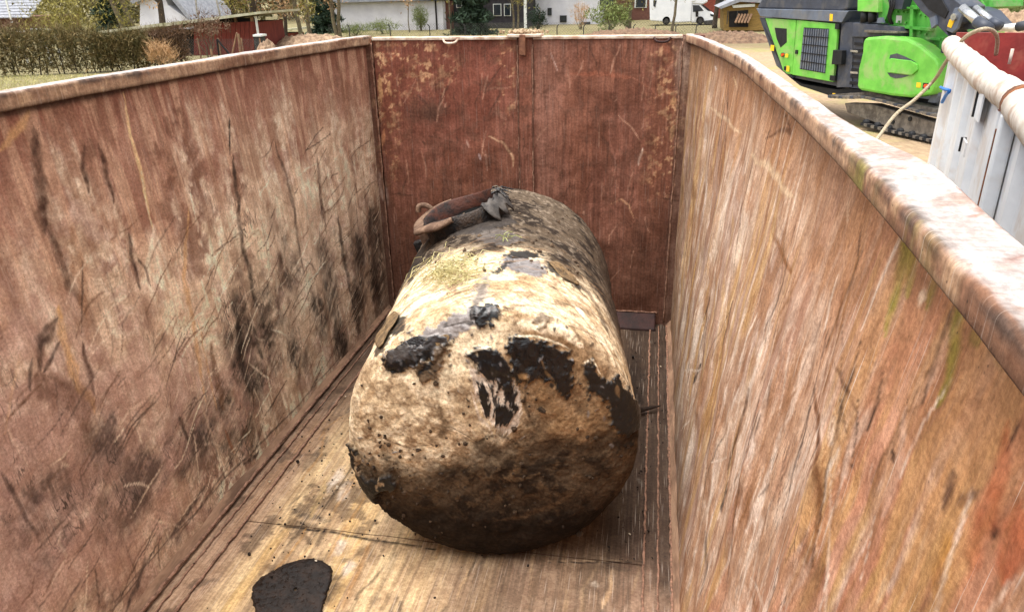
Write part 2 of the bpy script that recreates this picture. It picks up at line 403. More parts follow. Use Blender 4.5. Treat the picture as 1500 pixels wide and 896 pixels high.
# ---- left wall
uu = ucoords(-3.95); vv = np.linspace(.035, 2.125, 268)
Y, Z = np.meshgrid(uu, vv, indexing='ij'); PL = np.stack([wall_x(Y, Z, -1), Y, Z], -1)
S = Surf(PL, Y, Z); cv = Canvas(Y, Z, (196, 168, 140)); LW = cv
n1 = fbm(Y*1.6, Z*1.1, 5, 21); n2 = fbm(Y*5, Z*2.6, 5, 31); n3 = fbm(Y*22, Z*1.9, 5, 41); n4 = fbm(Y*9, Z*9, 5, 51, .62); n5 = fbm(Y*30, Z*30, 4, 55, .6)
cv.mix(ss(.40, .58, n2), (222, 200, 172), .85)                                   # pale rubbed paint
cv.mix(ss(.54, .60, n4), (184, 150, 132), .7); cv.mix(ss(.58, .64, n5), (168, 130, 104), .5); cv.mix(ss(.55, .66, 1-n5), (232, 214, 190), .4)
cv.mix(ss(1.25, 1.85, Z+(n2-.5)*1.1+(n3-.5)*.5+(n4-.5)*.4), (158, 104, 80), .85)  # red rust of the upper band
cv.mix(ss(1.78, 2.05, Z+(n3-.5)*.45), (146, 88, 66), .75)
cv.mix(ss(.52, .64, n3)*ss(.9, 1.5, Z), (204, 164, 132), .5)                     # vertical rub streaks
cv.mix(ss(.54, .64, fbm(Y*16, Z*1.3, 4, 61)), (150, 106, 80), .5)
cv.mix(ss(.57, .65, n4)*ss(.45, .6, n1), (126, 84, 62), .6)
cv.mix(ss(-1.3, -.1, Y)*ss(1.5, .5, Z)*ss(.3, .6, n2), (140, 114, 92), .65)       # greyer towards the far corner
cv.mix(ss(-2.6, -3.7, Y+(n4-.5)*.5)*ss(.30, .6, n1)*ss(1.5, .9, Z), (180, 142, 132), .7)
cv.m[..., 0] = np.clip(ss(.40, .62, n1)*ss(1.9, .9, Z)*1.0+.3, 0, 1)
cv.m[..., 1] = .25*ss(.5, .65, n2)
for y0, z0, ru, rv, a in ((-1.95, .75, .25, .30, .8), (-1.5, .9, .18, .35, .8), (-2.75, .55, .25, .22, .75), (-1.05, .75, .16, .40, .8), (-.55, .7, .14, .4, .8), (-.2, .55, .13, .5, .8), (-2.35, .35, .25, .15, .6), (-3.3, .75, .18, .2, .5)):
    cv.smudge((y0, z0), ru*1.15, rv*1.15, (92, 72, 60), a*.8, .5, 40, 6, .40); cv.smudge((y0+.03, z0-.05), ru*.95, rv*1.05, (38, 31, 28), a*.85, .5, thr=.48)
for k in range(26):
    y0, z0 = rng.uniform(-3.8, -.1), rng.uniform(.15, 1.25); cv.smudge((y0, z0), rng.uniform(.06, .22), rng.uniform(.05, .16), (58, 46, 40), rng.uniform(.3, .75), rng.choice([.5, .35, -1.2, 1.5]))
for (cu, cw, ru, rv) in ((-1.75, 1.15, .45, .4), (-1.05, 1.2, .4, .42), (-.5, 1.25, .3, .4), (-2.5, 1.05, .4, .35), (-1.5, .55, .5, .3)):
    cv.blob((cu, cw), ru, rv, (226, 196, 164), .5, .9, 1.3, 7)
for (cu, cw, ru, rv) in ((-2.9, .75, .45, .4), (-3.3, .45, .4, .3), (-3.4, 1.1, .3, .4), (-2.3, .5, .4, .25)):
    cv.blob((cu, cw), ru, rv, (186, 146, 130), .6, .9, 1.3, 8)
for px_, py_, ru, rv in ((345, 520, .10, .20), (372, 560, .12, .16), (352, 460, .09, .22), (210, 690, .12, .14), (185, 740, .14, .12), (500, 500, .12, .20), (522, 440, .10, .25), (470, 460, .10, .18), (300, 640, .12, .10), (330, 590, .10, .14), (545, 400, .10, .30), (430, 520, .10, .18), (150, 650, .10, .10), (395, 500, .08, .16)):
    cv.smudge(S.q(px_, py_), ru*1.3, rv*1.2, (86, 68, 57), .55, .5, 45, 7, .45); cv.smudge(S.q(px_, py_), ru*1.1, rv*1.1, (42, 35, 31), .75, .5, 80, 4, .50)
def px_strokes(S, cv, lst):
    for pts, wd, col, a in lst: cv.stroke(S.qs(pts), wd, col, a)
DK, BR, TA, OC = (44, 34, 30), (88, 56, 40), (208, 178, 142), (198, 150, 96)
px_strokes(S, cv, [
    ([(45, 184), (54, 237), (62, 300), (70, 350)], .06, BR, .9), ([(70, 330), (95, 400), (120, 450)], .05, BR, .7), ([(123, 215), (124, 250), (130, 285)], .025, BR, .9), ([(143, 212), (155, 250), (168, 300)], .03, BR, .95),
    ([(335, 172), (338, 200), (337, 232)], .014, DK, .9), ([(340, 229), (357, 362), (377, 450)], .035, DK, .75), ([(402, 206), (424, 273), (446, 407)], .03, DK, .6),
    ([(464, 229), (470, 290), (478, 345)], .05, (96, 62, 48), .8), ([(496, 318), (505, 380), (518, 447)], .04, DK, .8), ([(432, 200), (442, 260), (452, 330)], .02, (220, 196, 168), .8),
    ([(179, 135), (192, 197), (214, 287), (224, 340)], .018, (222, 184, 128), .9), ([(277, 300), (270, 407), (281, 470), (300, 590)], .03, OC, .75), ([(0, 220), (27, 190), (46, 160)], .03, OC, .8),
    ([(240, 340), (258, 470), (290, 580), (335, 700)], .012, (190, 160, 132), .8), ([(225, 330), (215, 400), (232, 470)], .03, (230, 205, 178), .55), ([(330, 250), (345, 330), (352, 380)], .05, (226, 202, 176), .5),
    ([(390, 260), (400, 330), (420, 400)], .06, (222, 196, 168), .5), ([(440, 260), (452, 380), (470, 470)], .03, (222, 196, 168), .5), ([(110, 290), (130, 330), (165, 350)], .09, (206, 176, 158), .5),
    ([(187, 340), (195, 380), (206, 425)], .028, (70, 42, 34), .9), ([(203, 380), (215, 400), (222, 420)], .02, (60, 38, 32), .8), ([(106, 330), (118, 410), (130, 470)], .06, (150, 100, 60), .55),
    ([(88, 452), (95, 500), (113, 560), (140, 600)], .05, (206, 158, 96), .8), ([(120, 500), (128, 540), (140, 580)], .03, (86, 54, 38), .9), ([(80, 470), (62, 500), (58, 545)], .05, (70, 48, 38), .9), ([(90, 500), (72, 530), (62, 548)], .02, (64, 44, 36), .9),
    ([(46, 525), (44, 570)], .014, DK, .8), ([(55, 560), (95, 575), (125, 600), (130, 630)], .12, (112, 72, 50), .75), ([(0, 690), (25, 730), (60, 795)], .02, (52, 36, 34), .85), ([(30, 515), (5, 640)], .01, (210, 170, 130), .6),
    ([(310, 500), (318, 560), (330, 600)], .05, (120, 84, 56), .8), ([(290, 470), (305, 540), (320, 610)], .012, OC, .7), ([(262, 610), (268, 630), (278, 650)], .03, DK, .9), ([(330, 630), (338, 650), (345, 665)], .02, (150, 90, 50), .8),
    ([(300, 712), (275, 750), (250, 785)], .03, DK, .9), ([(215, 815), (200, 860), (185, 896)], .03, (20, 16, 14), .95), ([(240, 780), (200, 850), (160, 896)], .012, DK, .9), ([(360, 640), (330, 690), (300, 730), (250, 800)], .01, DK, .7), ([(500, 520), (430, 600), (330, 700), (230, 810), (150, 896)], .012, (60, 46, 38), .8),
    ([(355, 680), (380, 660)], .03, DK, .85), ([(305, 765), (318, 755)], .035, (206, 120, 50), .9), ([(240, 680), (200, 740), (170, 800)], .1, (84, 62, 54), .5), ([(160, 660), (195, 690), (215, 740)], .09, (64, 52, 48), .6),
    ([(345, 455), (352, 520), (365, 575)], .06, (40, 32, 28), .75), ([(370, 480), (385, 530)], .05, (48, 38, 32), .7), ([(488, 470), (500, 500), (515, 530)], .08, (48, 38, 32), .7), ([(540, 300), (548, 380), (556, 440)], .07, (70, 56, 46), .6)])
for k in range(420):                                                             # gouges left by loads dragged in and out
    y0 = rng.uniform(-3.8, -.05); z0 = rng.uniform(.1, 1.75)*rng.uniform(.5, 1); L = rng.uniform(.05, .38); an = rng.choice([.45, .6, .3, 1.5, -.9, 1.35], p=[.28, .22, .2, .14, .08, .08])+rng.normal(0, .12)
    q = (y0+math.cos(an)*L, z0+math.sin(an)*L*(.8)); mid = ((y0+q[0])/2+rng.normal(0, .01), (z0+q[1])/2+rng.normal(0, .012))
    dk = rng.random() < .72
    cv.stroke([(y0, z0), mid, q], rng.uniform(.006, .010), ((66, 48, 38) if rng.random() < .6 else (120, 82, 56)) if dk else (232, 210, 182), rng.uniform(.4, 1.0), .6, .8)
cv.mix(ss(2.075, 2.10, Z), (46, 34, 28), .75)
cv.m[..., 0] *= ss(.42, .6, fbm(Y*4.5, Z*4.5, 4, 71)); cv.mix(ss(-2.2, -3.2, Y+(n4-.5)*.6)*ss(1.5, .8, Z+(n4-.5)*.4), (178, 144, 130), .22); cv.tone(.88, 1.14, 1.22)
painted('side_wall', PL, cv, M_left, BOXC)

# ---- right wall
uu = np.concatenate([np.linspace(YF-.1, -5.15, 16), np.arange(-5.1, .0001, .0082)])
Y, Z = np.meshgrid(uu, vv, indexing='ij'); PR = np.stack([wall_x(Y, Z, 1), Y, Z], -1)
S = Surf(PR, Y, Z, True); cv = Canvas(Y, Z, (198, 166, 140)); RW = cv
lean = Y + .10*Z*np.sin(Y*1.3+1) + .05*(fbm(Y*2, Z*2, 3, 118)-.5)*2; n1 = fbm(Y*1.3, Z*.9, 5, 121); n2 = fbm(lean*7, Z*2.4, 5, 131, .6); n3 = fbm(lean*20, Z*3.6, 5, 141, .6); n4 = fbm(Y*6, Z*6, 5, 151, .62)
cv.mix(ss(.42, .60, n2), (222, 200, 180), .85)
cv.mix(ss(.50, .62, fbm(lean*7+2, Z*1.4, 4, 133)), (182, 150, 134), .7)
cv.mix(ss(-3.0, -4.5, Y+(n1-.5)*1.4+(n2-.5)*.7+(n4-.5)*.5-.25*(1-Z)), (204, 138, 106), .7)           # redder near the camera
cv.mix(ss(-3.6, -5.0, Y+(n2-.5)*1.0+(n4-.5)*.6+.4*(Z-1)), (198, 118, 84), .55)
cv.mix(ss(.54, .66, n3), (232, 216, 202), .6)
cv.mix(ss(.54, .66, fbm(lean*14, Z*2.4, 5, 161, .6)), (164, 118, 84), .7)
cv.mix(ss(.57, .68, fbm(lean*11+4, Z*1.2, 5, 166)), (204, 164, 108), .6)
cv.mix(ss(.55, .64, n4), (184, 140, 108), .5)
cv.mix(ss(1.45, 2.05, Z+(n3-.5)*.6+(n1-.5)*.5+(n4-.5)*.3), (186, 136, 98), .75)
cv.mix(ss(-1.0, -.05, Y)*ss(.3, .6, n3), (150, 118, 88), .7)
cv.mix(ss(.65, .1, Z+(n4-.5)*.4)*ss(-2.6, -.5, Y), (142, 114, 90), .5)
cv.m[..., 0] = .25+.6*ss(.5, .65, n1); cv.m[..., 1] = .35+.5*ss(.45, .6, n2)
GR = (150, 146, 58)
px_strokes(S, cv, [
    ([(1330, 300), (1327, 360), (1318, 420), (1305, 480)], .06, GR, .75), ([(1340, 320), (1334, 380), (1326, 440)], .035, (168, 158, 70), .7), ([(1374, 370), (1368, 410), (1360, 450)], .04, GR, .6), ([(1410, 425), (1402, 470), (1392, 540), (1375, 585)], .035, GR, .8), ([(1438, 470), (1436, 500)], .05, (140, 130, 60), .6), ([(1460, 490), (1480, 530)], .05, (140, 130, 60), .5),
    ([(1191, 560), (1199, 649), (1201, 729), (1189, 828)], .032, (132, 86, 54), .9), ([(1180, 700), (1200, 660), (1195, 620)], .02, (120, 74, 48), .7), ([(1172, 780), (1190, 830), (1210, 850)], .06, (128, 88, 62), .6),
    ([(1098, 560), (1088, 610), (1066, 690)], .03, (104, 74, 54), .9), ([(1066, 705), (1058, 735), (1064, 720)], .045, (50, 42, 38), .85), ([(1032, 780), (1036, 830), (1026, 870)], .05, (92, 76, 64), .7), ([(1016, 560), (1026, 535)], .035, (70, 56, 46), .9), ([(1010, 580), (1006, 610)], .03, (206, 190, 170), .8),
    ([(1396, 690), (1390, 730), (1384, 755)], .03, (92, 60, 46), .85), ([(1440, 715), (1410, 730), (1400, 745)], .014, (120, 80, 60), .7), ([(1460, 755), (1452, 795)], .016, (46, 30, 26), .9), ([(1494, 620), (1472, 670)], .01, (50, 34, 30), .9), ([(1292, 545), (1285, 590), (1272, 628)], .012, (60, 42, 34), .9), ([(1259, 578), (1254, 630), (1246, 682)], .010, (66, 46, 36), .8), ([(1308, 660), (1313, 680)], .016, (70, 46, 36), .9),
    ([(1390, 780), (1382, 830), (1360, 880)], .06, (190, 138, 72), .7), ([(1222, 530), (1240, 570), (1255, 600)], .012, (120, 82, 56), .8), ([(1222, 600), (1218, 650)], .03, (226, 210, 196), .7), ([(1038, 157), (1060, 172), (1087, 197)], .02, (224, 198, 166), .8), ([(1100, 225), (1130, 250), (1165, 292)], .03, (222, 196, 164), .8), ([(1120, 205), (1145, 190), (1160, 195), (1150, 170)], .016, (120, 78, 52), .8),
    ([(1110, 180), (1100, 250), (1085, 310)], .012, (110, 72, 48), .8), ([(1130, 340), (1150, 380), (1160, 400)], .02, (150, 98, 54), .8), ([(1262, 328), (1256, 360), (1254, 395)], .012, (86, 56, 40), .85), ([(1244, 285), (1240, 330)], .010, (220, 190, 160), .8), ([(1345, 430), (1352, 445)], .03, (230, 206, 180), .8), ([(1075, 110), (1080, 130)], .012, (230, 200, 160), .8), ([(1047, 98), (1050, 104)], .02, (240, 230, 220), .9),
    ([(1060, 200), (1045, 330), (1030, 440)], .05, (196, 150, 92), .5), ([(1020, 200), (1014, 330), (1008, 470)], .04, (150, 108, 70), .6), ([(1075, 300), (1060, 420), (1045, 560)], .05, (204, 168, 116), .5), ([(1240, 400), (1215, 520), (1195, 600)], .02, (150, 100, 66), .7), ([(1330, 600), (1315, 680), (1290, 760)], .03, (206, 170, 150), .6), ([(1480, 620), (1440, 760), (1420, 850)], .05, (196, 104, 66), .5), ([(1490, 740), (1480, 850)], .05, (200, 100, 62), .6)])
for k in range(480):
    y0 = rng.uniform(-5, -.05); z0 = rng.uniform(.15, 1.9); L = rng.uniform(.06, .45); an = 1.5+rng.normal(0, .16) if rng.random() < .85 else rng.uniform(.3, 2.8)
    q = (y0+math.cos(an)*L, z0+math.sin(an)*L); mid = ((y0+q[0])/2+rng.normal(0, .012), (z0+q[1])/2)
    t = rng.random(); col = (66, 46, 36) if t < .3 else ((236, 220, 204) if t < .7 else (160, 112, 72))
    cv.stroke([(y0, z0), mid, q], rng.uniform(.007, .016), col, rng.uniform(.3, .8), .6, .8)
cv.mix(ss(2.085, 2.11, Z), (50, 36, 28), .75)
cv.m[..., 0] *= ss(.42, .6, fbm(Y*4.5, Z*3, 4, 171)); cv.m[..., 1] *= ss(.42, .6, fbm(Y*6, Z*2, 4, 172)); cv.tone(1.04, .80, 1.2)
painted('side_wall', PR, cv, M_right, BOXC, flip=True)

# ---- end wall: two door leaves, a strip between them and a post at each side
xa, xb = on_y(760, 160, 0)[0], on_y(781, 160, 0)[0]
uu = np.unique(np.concatenate([np.arange(-1.17, 1.1701, .0075), [xa, xb]])); vv2 = np.linspace(.0, 2.15, 280)
X, Z = np.meshgrid(uu, vv2, indexing='ij'); PB = np.stack([X, np.zeros_like(X), Z], -1)
S = Surf(PB, X, Z); cv = Canvas(X, Z, (136, 82, 62))
n1 = fbm(X*1.7, Z*1.4, 5, 221); n2 = fbm(X*7, Z*2, 5, 231); n3 = fbm(X*24, Z*1.8, 5, 241); n4 = fbm(X*11, Z*11, 6, 251, .65); n5 = fbm(X*28, Z*28, 4, 261, .6)
cv.mix(ss(.42, .62, n2), (146, 92, 76), .7)
cv.mix(ss(.5, .64, n3), (106, 62, 50), .6)
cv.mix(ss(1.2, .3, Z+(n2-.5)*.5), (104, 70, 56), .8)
cv.mix(ss(1.1, 1.9, Z+(n1-.5)*.7)*ss(.25, -.2, X-(xa+.0)), (132, 62, 50), .7)
cv.mix(ss(xb-.01, xb+.05, X)*ss(xb+.35, xb+.05, X)*ss(.4, 1.3, Z), (158, 112, 96), .6)   # paler next to the joint
fl = ss(.50, .60, n4*.6+n5*.4)
edge = np.maximum(np.maximum(ss(-.86, -1.08, X)*ss(.9, 1.3, Z), ss(1.62, 1.95, Z)*ss(-.35, -.75, X)), np.maximum(ss(.10, .0, np.abs(X-(xa-.08)))*ss(1.45, 1.8, Z), ss(.82, 1.05, X)*ss(.9, 1.2, Z)*ss(.4, .6, n1+.1)))
cv.mix(fl*edge, (186, 112, 74), .75); cv.mix(ss(.56, .63, n4*.4+n5*.6)*edge, (222, 184, 136), .75)
cv.mix(ss(-1.11, -1.13, X), (92, 70, 60), .8); cv.mix(ss(1.08, 1.12, X), (112, 92, 80), .7)
cv.mix(ss(.95, 1.12, X)*ss(1.6, 2.0, Z)*ss(.35, .6, n2), (176, 158, 142), .7)
cv.m[..., 0] = .2; cv.m[..., 1] = .15
ctr = S.q(634, 168); cv.blob(ctr, .10, .075, (52, 36, 32), .95, .6, .7, 9); cv.blob((ctr[0]-.02, ctr[1]+.03), .17, .14, (84, 52, 44), .6, .9, 1.0, 8)
px_strokes(S, cv, [
    ([(660, 120), (648, 140), (640, 160)], .025, (72, 46, 40), .7), ([(610, 138), (622, 150), (632, 162)], .02, (60, 40, 36), .8), ([(653, 128), (646, 145)], .008, (206, 170, 140), .7),
    ([(715, 198), (738, 210), (751, 230), (753, 246)], .016, (214, 176, 136), .95), ([(734, 118), (732, 139), (715, 169)], .016, (72, 46, 40), .85), ([(684, 205), (688, 218)], .012, (200, 166, 150), .8), ([(702, 224), (704, 234)], .016, (210, 196, 200), .8), ([(711, 220), (714, 250)], .01, (196, 160, 140), .7),
    ([(906, 170), (925, 185), (938, 205)], .008, (206, 160, 130), .8), ([(942, 216), (938, 228), (935, 242)], .018, (236, 216, 196), .9), ([(892, 300), (910, 292), (922, 300), (928, 320)], .012, (206, 158, 116), .9), ([(806, 75), (812, 90), (818, 106)], .008, (206, 180, 170), .8), ([(900, 62), (901, 85)], .014, (92, 50, 40), .8), ([(905, 62), (906, 80)], .008, (92, 50, 40), .8),
    ([(835, 108), (880, 108), (925, 112)], .035, (176, 98, 70), .55), ([(925, 112), (955, 130), (968, 146)], .012, (176, 110, 86), .6), ([(864, 160), (870, 175), (866, 190)], .02, (90, 54, 44), .7), ([(880, 195), (893, 215), (898, 240)], .03, (92, 58, 46), .7), ([(812, 140), (830, 170), (828, 200)], .012, (96, 60, 48), .6), ([(722, 165), (735, 168), (745, 175)], .04, (176, 128, 108), .6),
    ([(985, 142), (987, 155)], .035, (226, 180, 120), .9), ([(984, 185), (985, 205)], .03, (226, 184, 130), .9), ([(972, 60), (980, 80), (985, 92)], .05, (196, 120, 88), .7), ([(556, 110), (558, 150)], .03, (220, 170, 110), .9), ([(569, 120), (572, 140)], .03, (220, 176, 120), .8), ([(562, 190), (560, 215)], .03, (206, 140, 90), .8),
    ([(575, 284), (608, 286)], .014, (50, 36, 32), .8), ([(970, 290), (1000, 292)], .012, (56, 40, 34), .8), ([(970, 284), (1000, 285)], .008, (56, 40, 34), .7), ([(556, 250), (562, 275), (570, 300)], .06, (196, 178, 164), .55), ([(880, 350), (890, 385), (895, 420)], .05, (78, 52, 42), .6), ([(930, 320), (950, 370), (960, 430)], .06, (86, 54, 42), .5)])
for k in range(170):
    x0 = rng.uniform(-1.1, 1.1); z0 = rng.uniform(.1, 2.0); L = rng.uniform(.03, .25); an = 1.55+rng.normal(0, .25) if rng.random() < .8 else rng.uniform(0, 3.1)
    q = (x0+math.cos(an)*L, z0+math.sin(an)*L)
    cv.stroke([(x0, z0), ((x0+q[0])/2+rng.normal(0, .01), (z0+q[1])/2), q], rng.uniform(.007, .016), (66, 42, 36) if rng.random() < .6 else (196, 150, 124), rng.uniform(.3, .8), .6, .8)
cv.mix(np.exp(-((X-xa)/.006)**2), (40, 26, 22), .9); cv.mix(np.exp(-((X-xb)/.005)**2), (70, 52, 46), .8)
cv.mix(ss(.55, .65, n4), (96, 62, 50), .5); cv.mix(np.ones(X.shape), (146, 98, 72), .25); cv.tone(.88, .95, 1.25)
dent = (fbm(X*2, Z*2, 4, 77)-.5)*.05*ss(0, .2, 1.12-np.abs(X)) + (fbm(X*8, Z*6, 3, 78)-.5)*.008
def slab(name, i0, i1, dy, mat):
    sub = Canvas(X[i0:i1], Z[i0:i1], (0, 0, 0)); sub.c = cv.c[i0:i1]; sub.m = cv.m[i0:i1]
    P = PB[i0:i1].copy(); P[..., 1] = dy + dent[i0:i1]
    return painted(name, P, sub, mat, BOXC)
ia, ib = int(np.argmin(abs(uu-xa))), int(np.argmin(abs(uu-xb))); il, ir = int(np.argmin(abs(uu+1.112))), int(np.argmin(abs(uu-1.102)))
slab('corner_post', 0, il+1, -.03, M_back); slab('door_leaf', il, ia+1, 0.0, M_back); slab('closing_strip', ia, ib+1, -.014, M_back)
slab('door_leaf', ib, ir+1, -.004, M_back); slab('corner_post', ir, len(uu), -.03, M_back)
MB().box(-1.25, 1.25, .03, .12, -.02, 2.15).build('outer_skin', M_rust, BOXC)

# ---- rims: rounded hollow section welded along the top of both sides
def rim(side):
    ys_ = np.concatenate([np.linspace(YF-.15, -5.0, 14), np.arange(-4.97, .03, .012)])
    wd, ht, rr_ = .135, (.062 if side < 0 else .050), .014
    prof = []
    cs = [(rr_, rr_, math.pi), (rr_, ht-rr_, math.pi/2), (wd-rr_, ht-rr_, 0), (wd-rr_, rr_, -math.pi/2)]
    prof.append((.045, -.002))
    for (cx, cz, a0) in [(rr_*.5, rr_*.5, 1.5*math.pi)]:
        for k in range(5): a = a0-k*math.pi/2/4; prof.append((cx+rr_*.5*math.cos(a), cz+rr_*.5*math.sin(a)))
    for k in range(9): a = math.pi-k*math.pi/2/8; prof.append((rr_+rr_*math.cos(a), ht-rr_+rr_*math.sin(a)))
    for k in range(1, 6): prof.append((rr_+(wd-2*rr_)*k/6, ht))
    for k in range(9): a = math.pi/2-k*math.pi/2/8; prof.append((wd-rr_+rr_*math.cos(a), ht-rr_+rr_*math.sin(a)))
    prof.append((wd, 0))
    prof = np.array(prof)
    # densify
    q = [prof[0]]
    for a, b in zip(prof[:-1], prof[1:]):
        k = max(1, int(np.hypot(*(b-a))/.010))
        for t in range(1, k+1): q.append(a+(b-a)*t/k)
    prof = np.array(q); arc = np.concatenate([[0], np.cumsum(np.hypot(*np.diff(prof, axis=0).T))])
    U, A = np.meshgrid(ys_, arc, indexing='ij'); po = np.broadcast_to(prof[None, :, 0], U.shape); pz = np.broadcast_to(prof[None, :, 1], U.shape)
    yc = np.clip(U, YF-.1, 0); x0 = np.abs(wall_x(yc, np.full_like(yc, 2.08), side))
    lump = (fbm(U*2, A*3, 3, 301+side)-.5)*.006 + (fbm(U*14, A*14, 4, 305+side)-.5)*.001
    zz = 2.167 - ht + (fbm(U*1.1, U*0, 3, 310+side)-.5)*.02
    wid = 1.0
    if side > 0:
        bump = np.exp(-((U+4.02)/.24)**2); zz = zz + .012*bump*po/.135; wid = 1+.16*bump
    x = x0 - (.036 if side < 0 else .036+.036*ss(-1.0, -4.2, U)) + po/.135*(.095 if side < 0 else np.interp(-U, [0, 2.3, 2.9, 3.4, 3.8, 4.05, 4.6], [.055, .055, .06, .07, .09, .112, .108]))
    P = np.stack([side*(x), U, zz+pz+lump], -1)
    c = Canvas(U, A, (188, 150, 118)); n1 = fbm(U*3, A*6, 5, 321+side); n2 = fbm(U*14, A*14, 5, 331+side, .6); n3 = fbm(U*24, A*3, 4, 341+side)
    top = ss(ht-.022, ht-.004, pz+(n2-.5)*.012)*ss(0.002, .018, po+(n2-.5)*.02)
    c.mix(ss(.45, .62, n1), (142, 96, 70), .8); c.mix(ss(.55, .66, n2), (206, 168, 128), .6); c.mix(ss(.54, .66, n3), (132, 90, 66), .35)
    c.mix(top, (192, 186, 184), .95); c.mix(top*ss(.56, .64, n2), (160, 118, 92), .6); c.mix(top*ss(.52, .6, fbm(U*8, A*30, 4, 361+side)), (170, 160, 156), .5)
    c.mix(ss(.026, .004, np.abs(po-.012)+np.abs(pz-ht+.012)+(n2-.5)*.05)*ss(.42, .58, fbm(U*3.2, A*9, 5, 351+side, .65)), (84, 76, 72), .75)     # scuffed dark arris
    c.mix(ss(.015, .0, pz)*ss(.03, 0, po-.02), (52, 38, 30), .7)
    if side > 0:
        c.mix(ss(.16, .0, np.abs(U+3.98))*ss(.44, .58, n3)*(1-top), (150, 146, 66), .7); c.mix(ss(.14, .0, np.abs(U+4.32))*ss(.40, .56, n3)*(1-top), (150, 140, 66), .6)
        S_ = Surf(P, U, A, True)
        for pts, wd_, col, a in [([(1400, 275), (1415, 285), (1425, 292), (1440, 298), (1436, 308), (1424, 318)], .014, (150, 92, 66), .95), ([(1475, 388), (1500, 372)], .012, (140, 86, 66), .9), ([(1450, 312), (1480, 330)], .012, (186, 150, 130), .8), ([(1345, 235), (1352, 237), (1360, 240)], .02, (184, 130, 90), .7), ([(1420, 272), (1460, 310), (1498, 350)], .012, (150, 120, 104), .7)]:
            c.stroke(S_.qs(pts), wd_, col, a)
    c.m[..., 0] = .35; c.m[..., 1] = .3; c.m[..., 2] = top*.35
    c.tone(.9, .86, 1.1)
    painted('rim', P, c, M_rim, BOXC, flip=(side < 0))
    pr = [(side*(abs(wall_x(np.array(y_), np.array(2.0), side))), y_, 2.05) for y_ in ()]
rim(-1); rim(1)
# outer skins with stiffening ribs, set out beyond the bulge
for sd in (-1, 1):
    mb = MB(); ysq = np.linspace(YF-.1, .1, 14)
    for a, b in zip(ysq[:-1], ysq[1:]):
        xa_, xb_ = (abs(float(wall_x(np.array(min(t, 0)), np.array(2.0), sd)))+.05 for t in (a, b))
        mb.quad((sd*1.25, a, -.05), (sd*1.25, b, -.05), (sd*xb_, b, 2.06), (sd*xa_, a, 2.06))
    mb.build('outer_skin', M_rust, BOXC)
    for y_ in np.linspace(-5.6, -.3, 9):
        xt = abs(float(wall_x(np.array(y_), np.array(2.0), sd)))+.06
        MB().hexa([(sd*1.25, y_-.04, -.05), (sd*1.35, y_-.04, -.05), (sd*1.35, y_+.04, -.05), (sd*1.25, y_+.04, -.05)],
                  [(sd*xt, y_-.04, 2.0), (sd*(xt+.07), y_-.04, 2.0), (sd*(xt+.07), y_+.04, 2.0), (sd*xt, y_+.04, 2.0)]).build('stiffening_rib', M_rust, BOXC)
MB().box(-1.2, 1.2, YF-.16, YF-.08, 0, 2.1).build('front_wall', M_rust, BOXC, bevel=.02)
MB().box(-1.24, 1.24, YF-.15, .1, -.14, -.05).build('underframe', M_rust, BOXC)
for sx in (-.5, .5): MB().box(sx-.09, sx+.09, YF-.1, .05, -.5, -.141).build('runner_beam', M_rust, BOXC)

# ---- floor plates
ys_ = np.unique(np.concatenate([np.linspace(YF-.1, -3.65, 60), np.arange(-3.6, .001, .009), [-2.70]])); xs_ = np.unique(np.concatenate([np.arange(-1.16, 1.161, .009), [-1.0, 1.0]]))
X, Y = np.meshgrid(xs_, ys_, indexing='ij'); flat = np.stack([X, Y, X*0], -1); S = Surf(flat, X, Y)
cv = Canvas(X, Y, (204, 172, 124)); n1 = fbm(X*2, Y*.9, 5, 401); n2 = fbm(X*9, Y*1.0, 5, 411); n3 = fbm(X*30, Y*1.1, 5, 421); n4 = fbm(X*8, Y*8, 6, 431, .6)
cv.mix(ss(.42, .6, n2), (214, 182, 132), .8); cv.mix(ss(.53, .66, n3), (160, 128, 98), .5); cv.mix(ss(.52, .66, fbm(X*14+3, Y*.9, 4, 441)), (206, 164, 92), .7); cv.mix(ss(.55, .64, n4), (180, 146, 104), .5)
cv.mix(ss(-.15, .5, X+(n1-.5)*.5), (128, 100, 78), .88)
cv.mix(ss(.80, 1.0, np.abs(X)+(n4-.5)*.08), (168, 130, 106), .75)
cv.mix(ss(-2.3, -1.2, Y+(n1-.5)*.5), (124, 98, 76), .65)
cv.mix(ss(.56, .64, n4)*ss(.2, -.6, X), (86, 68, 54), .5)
cv.mix(ss(-2.72, -2.8, Y)*ss(-.3, .2, X)*ss(.4, .56, n2), (150, 120, 96), .6)
cv.m[..., 0] = .35; cv.m[..., 1] = .35
for px_, py_, a_, b_ in ((493, 700, .035, .10), (505, 720, .03, .10), (500, 800, .04, .07), (510, 830, .03, .06)):
    cv.blob(S.q(px_, py_), a_, b_, (206, 190, 172), .75, .6, .9, 14)
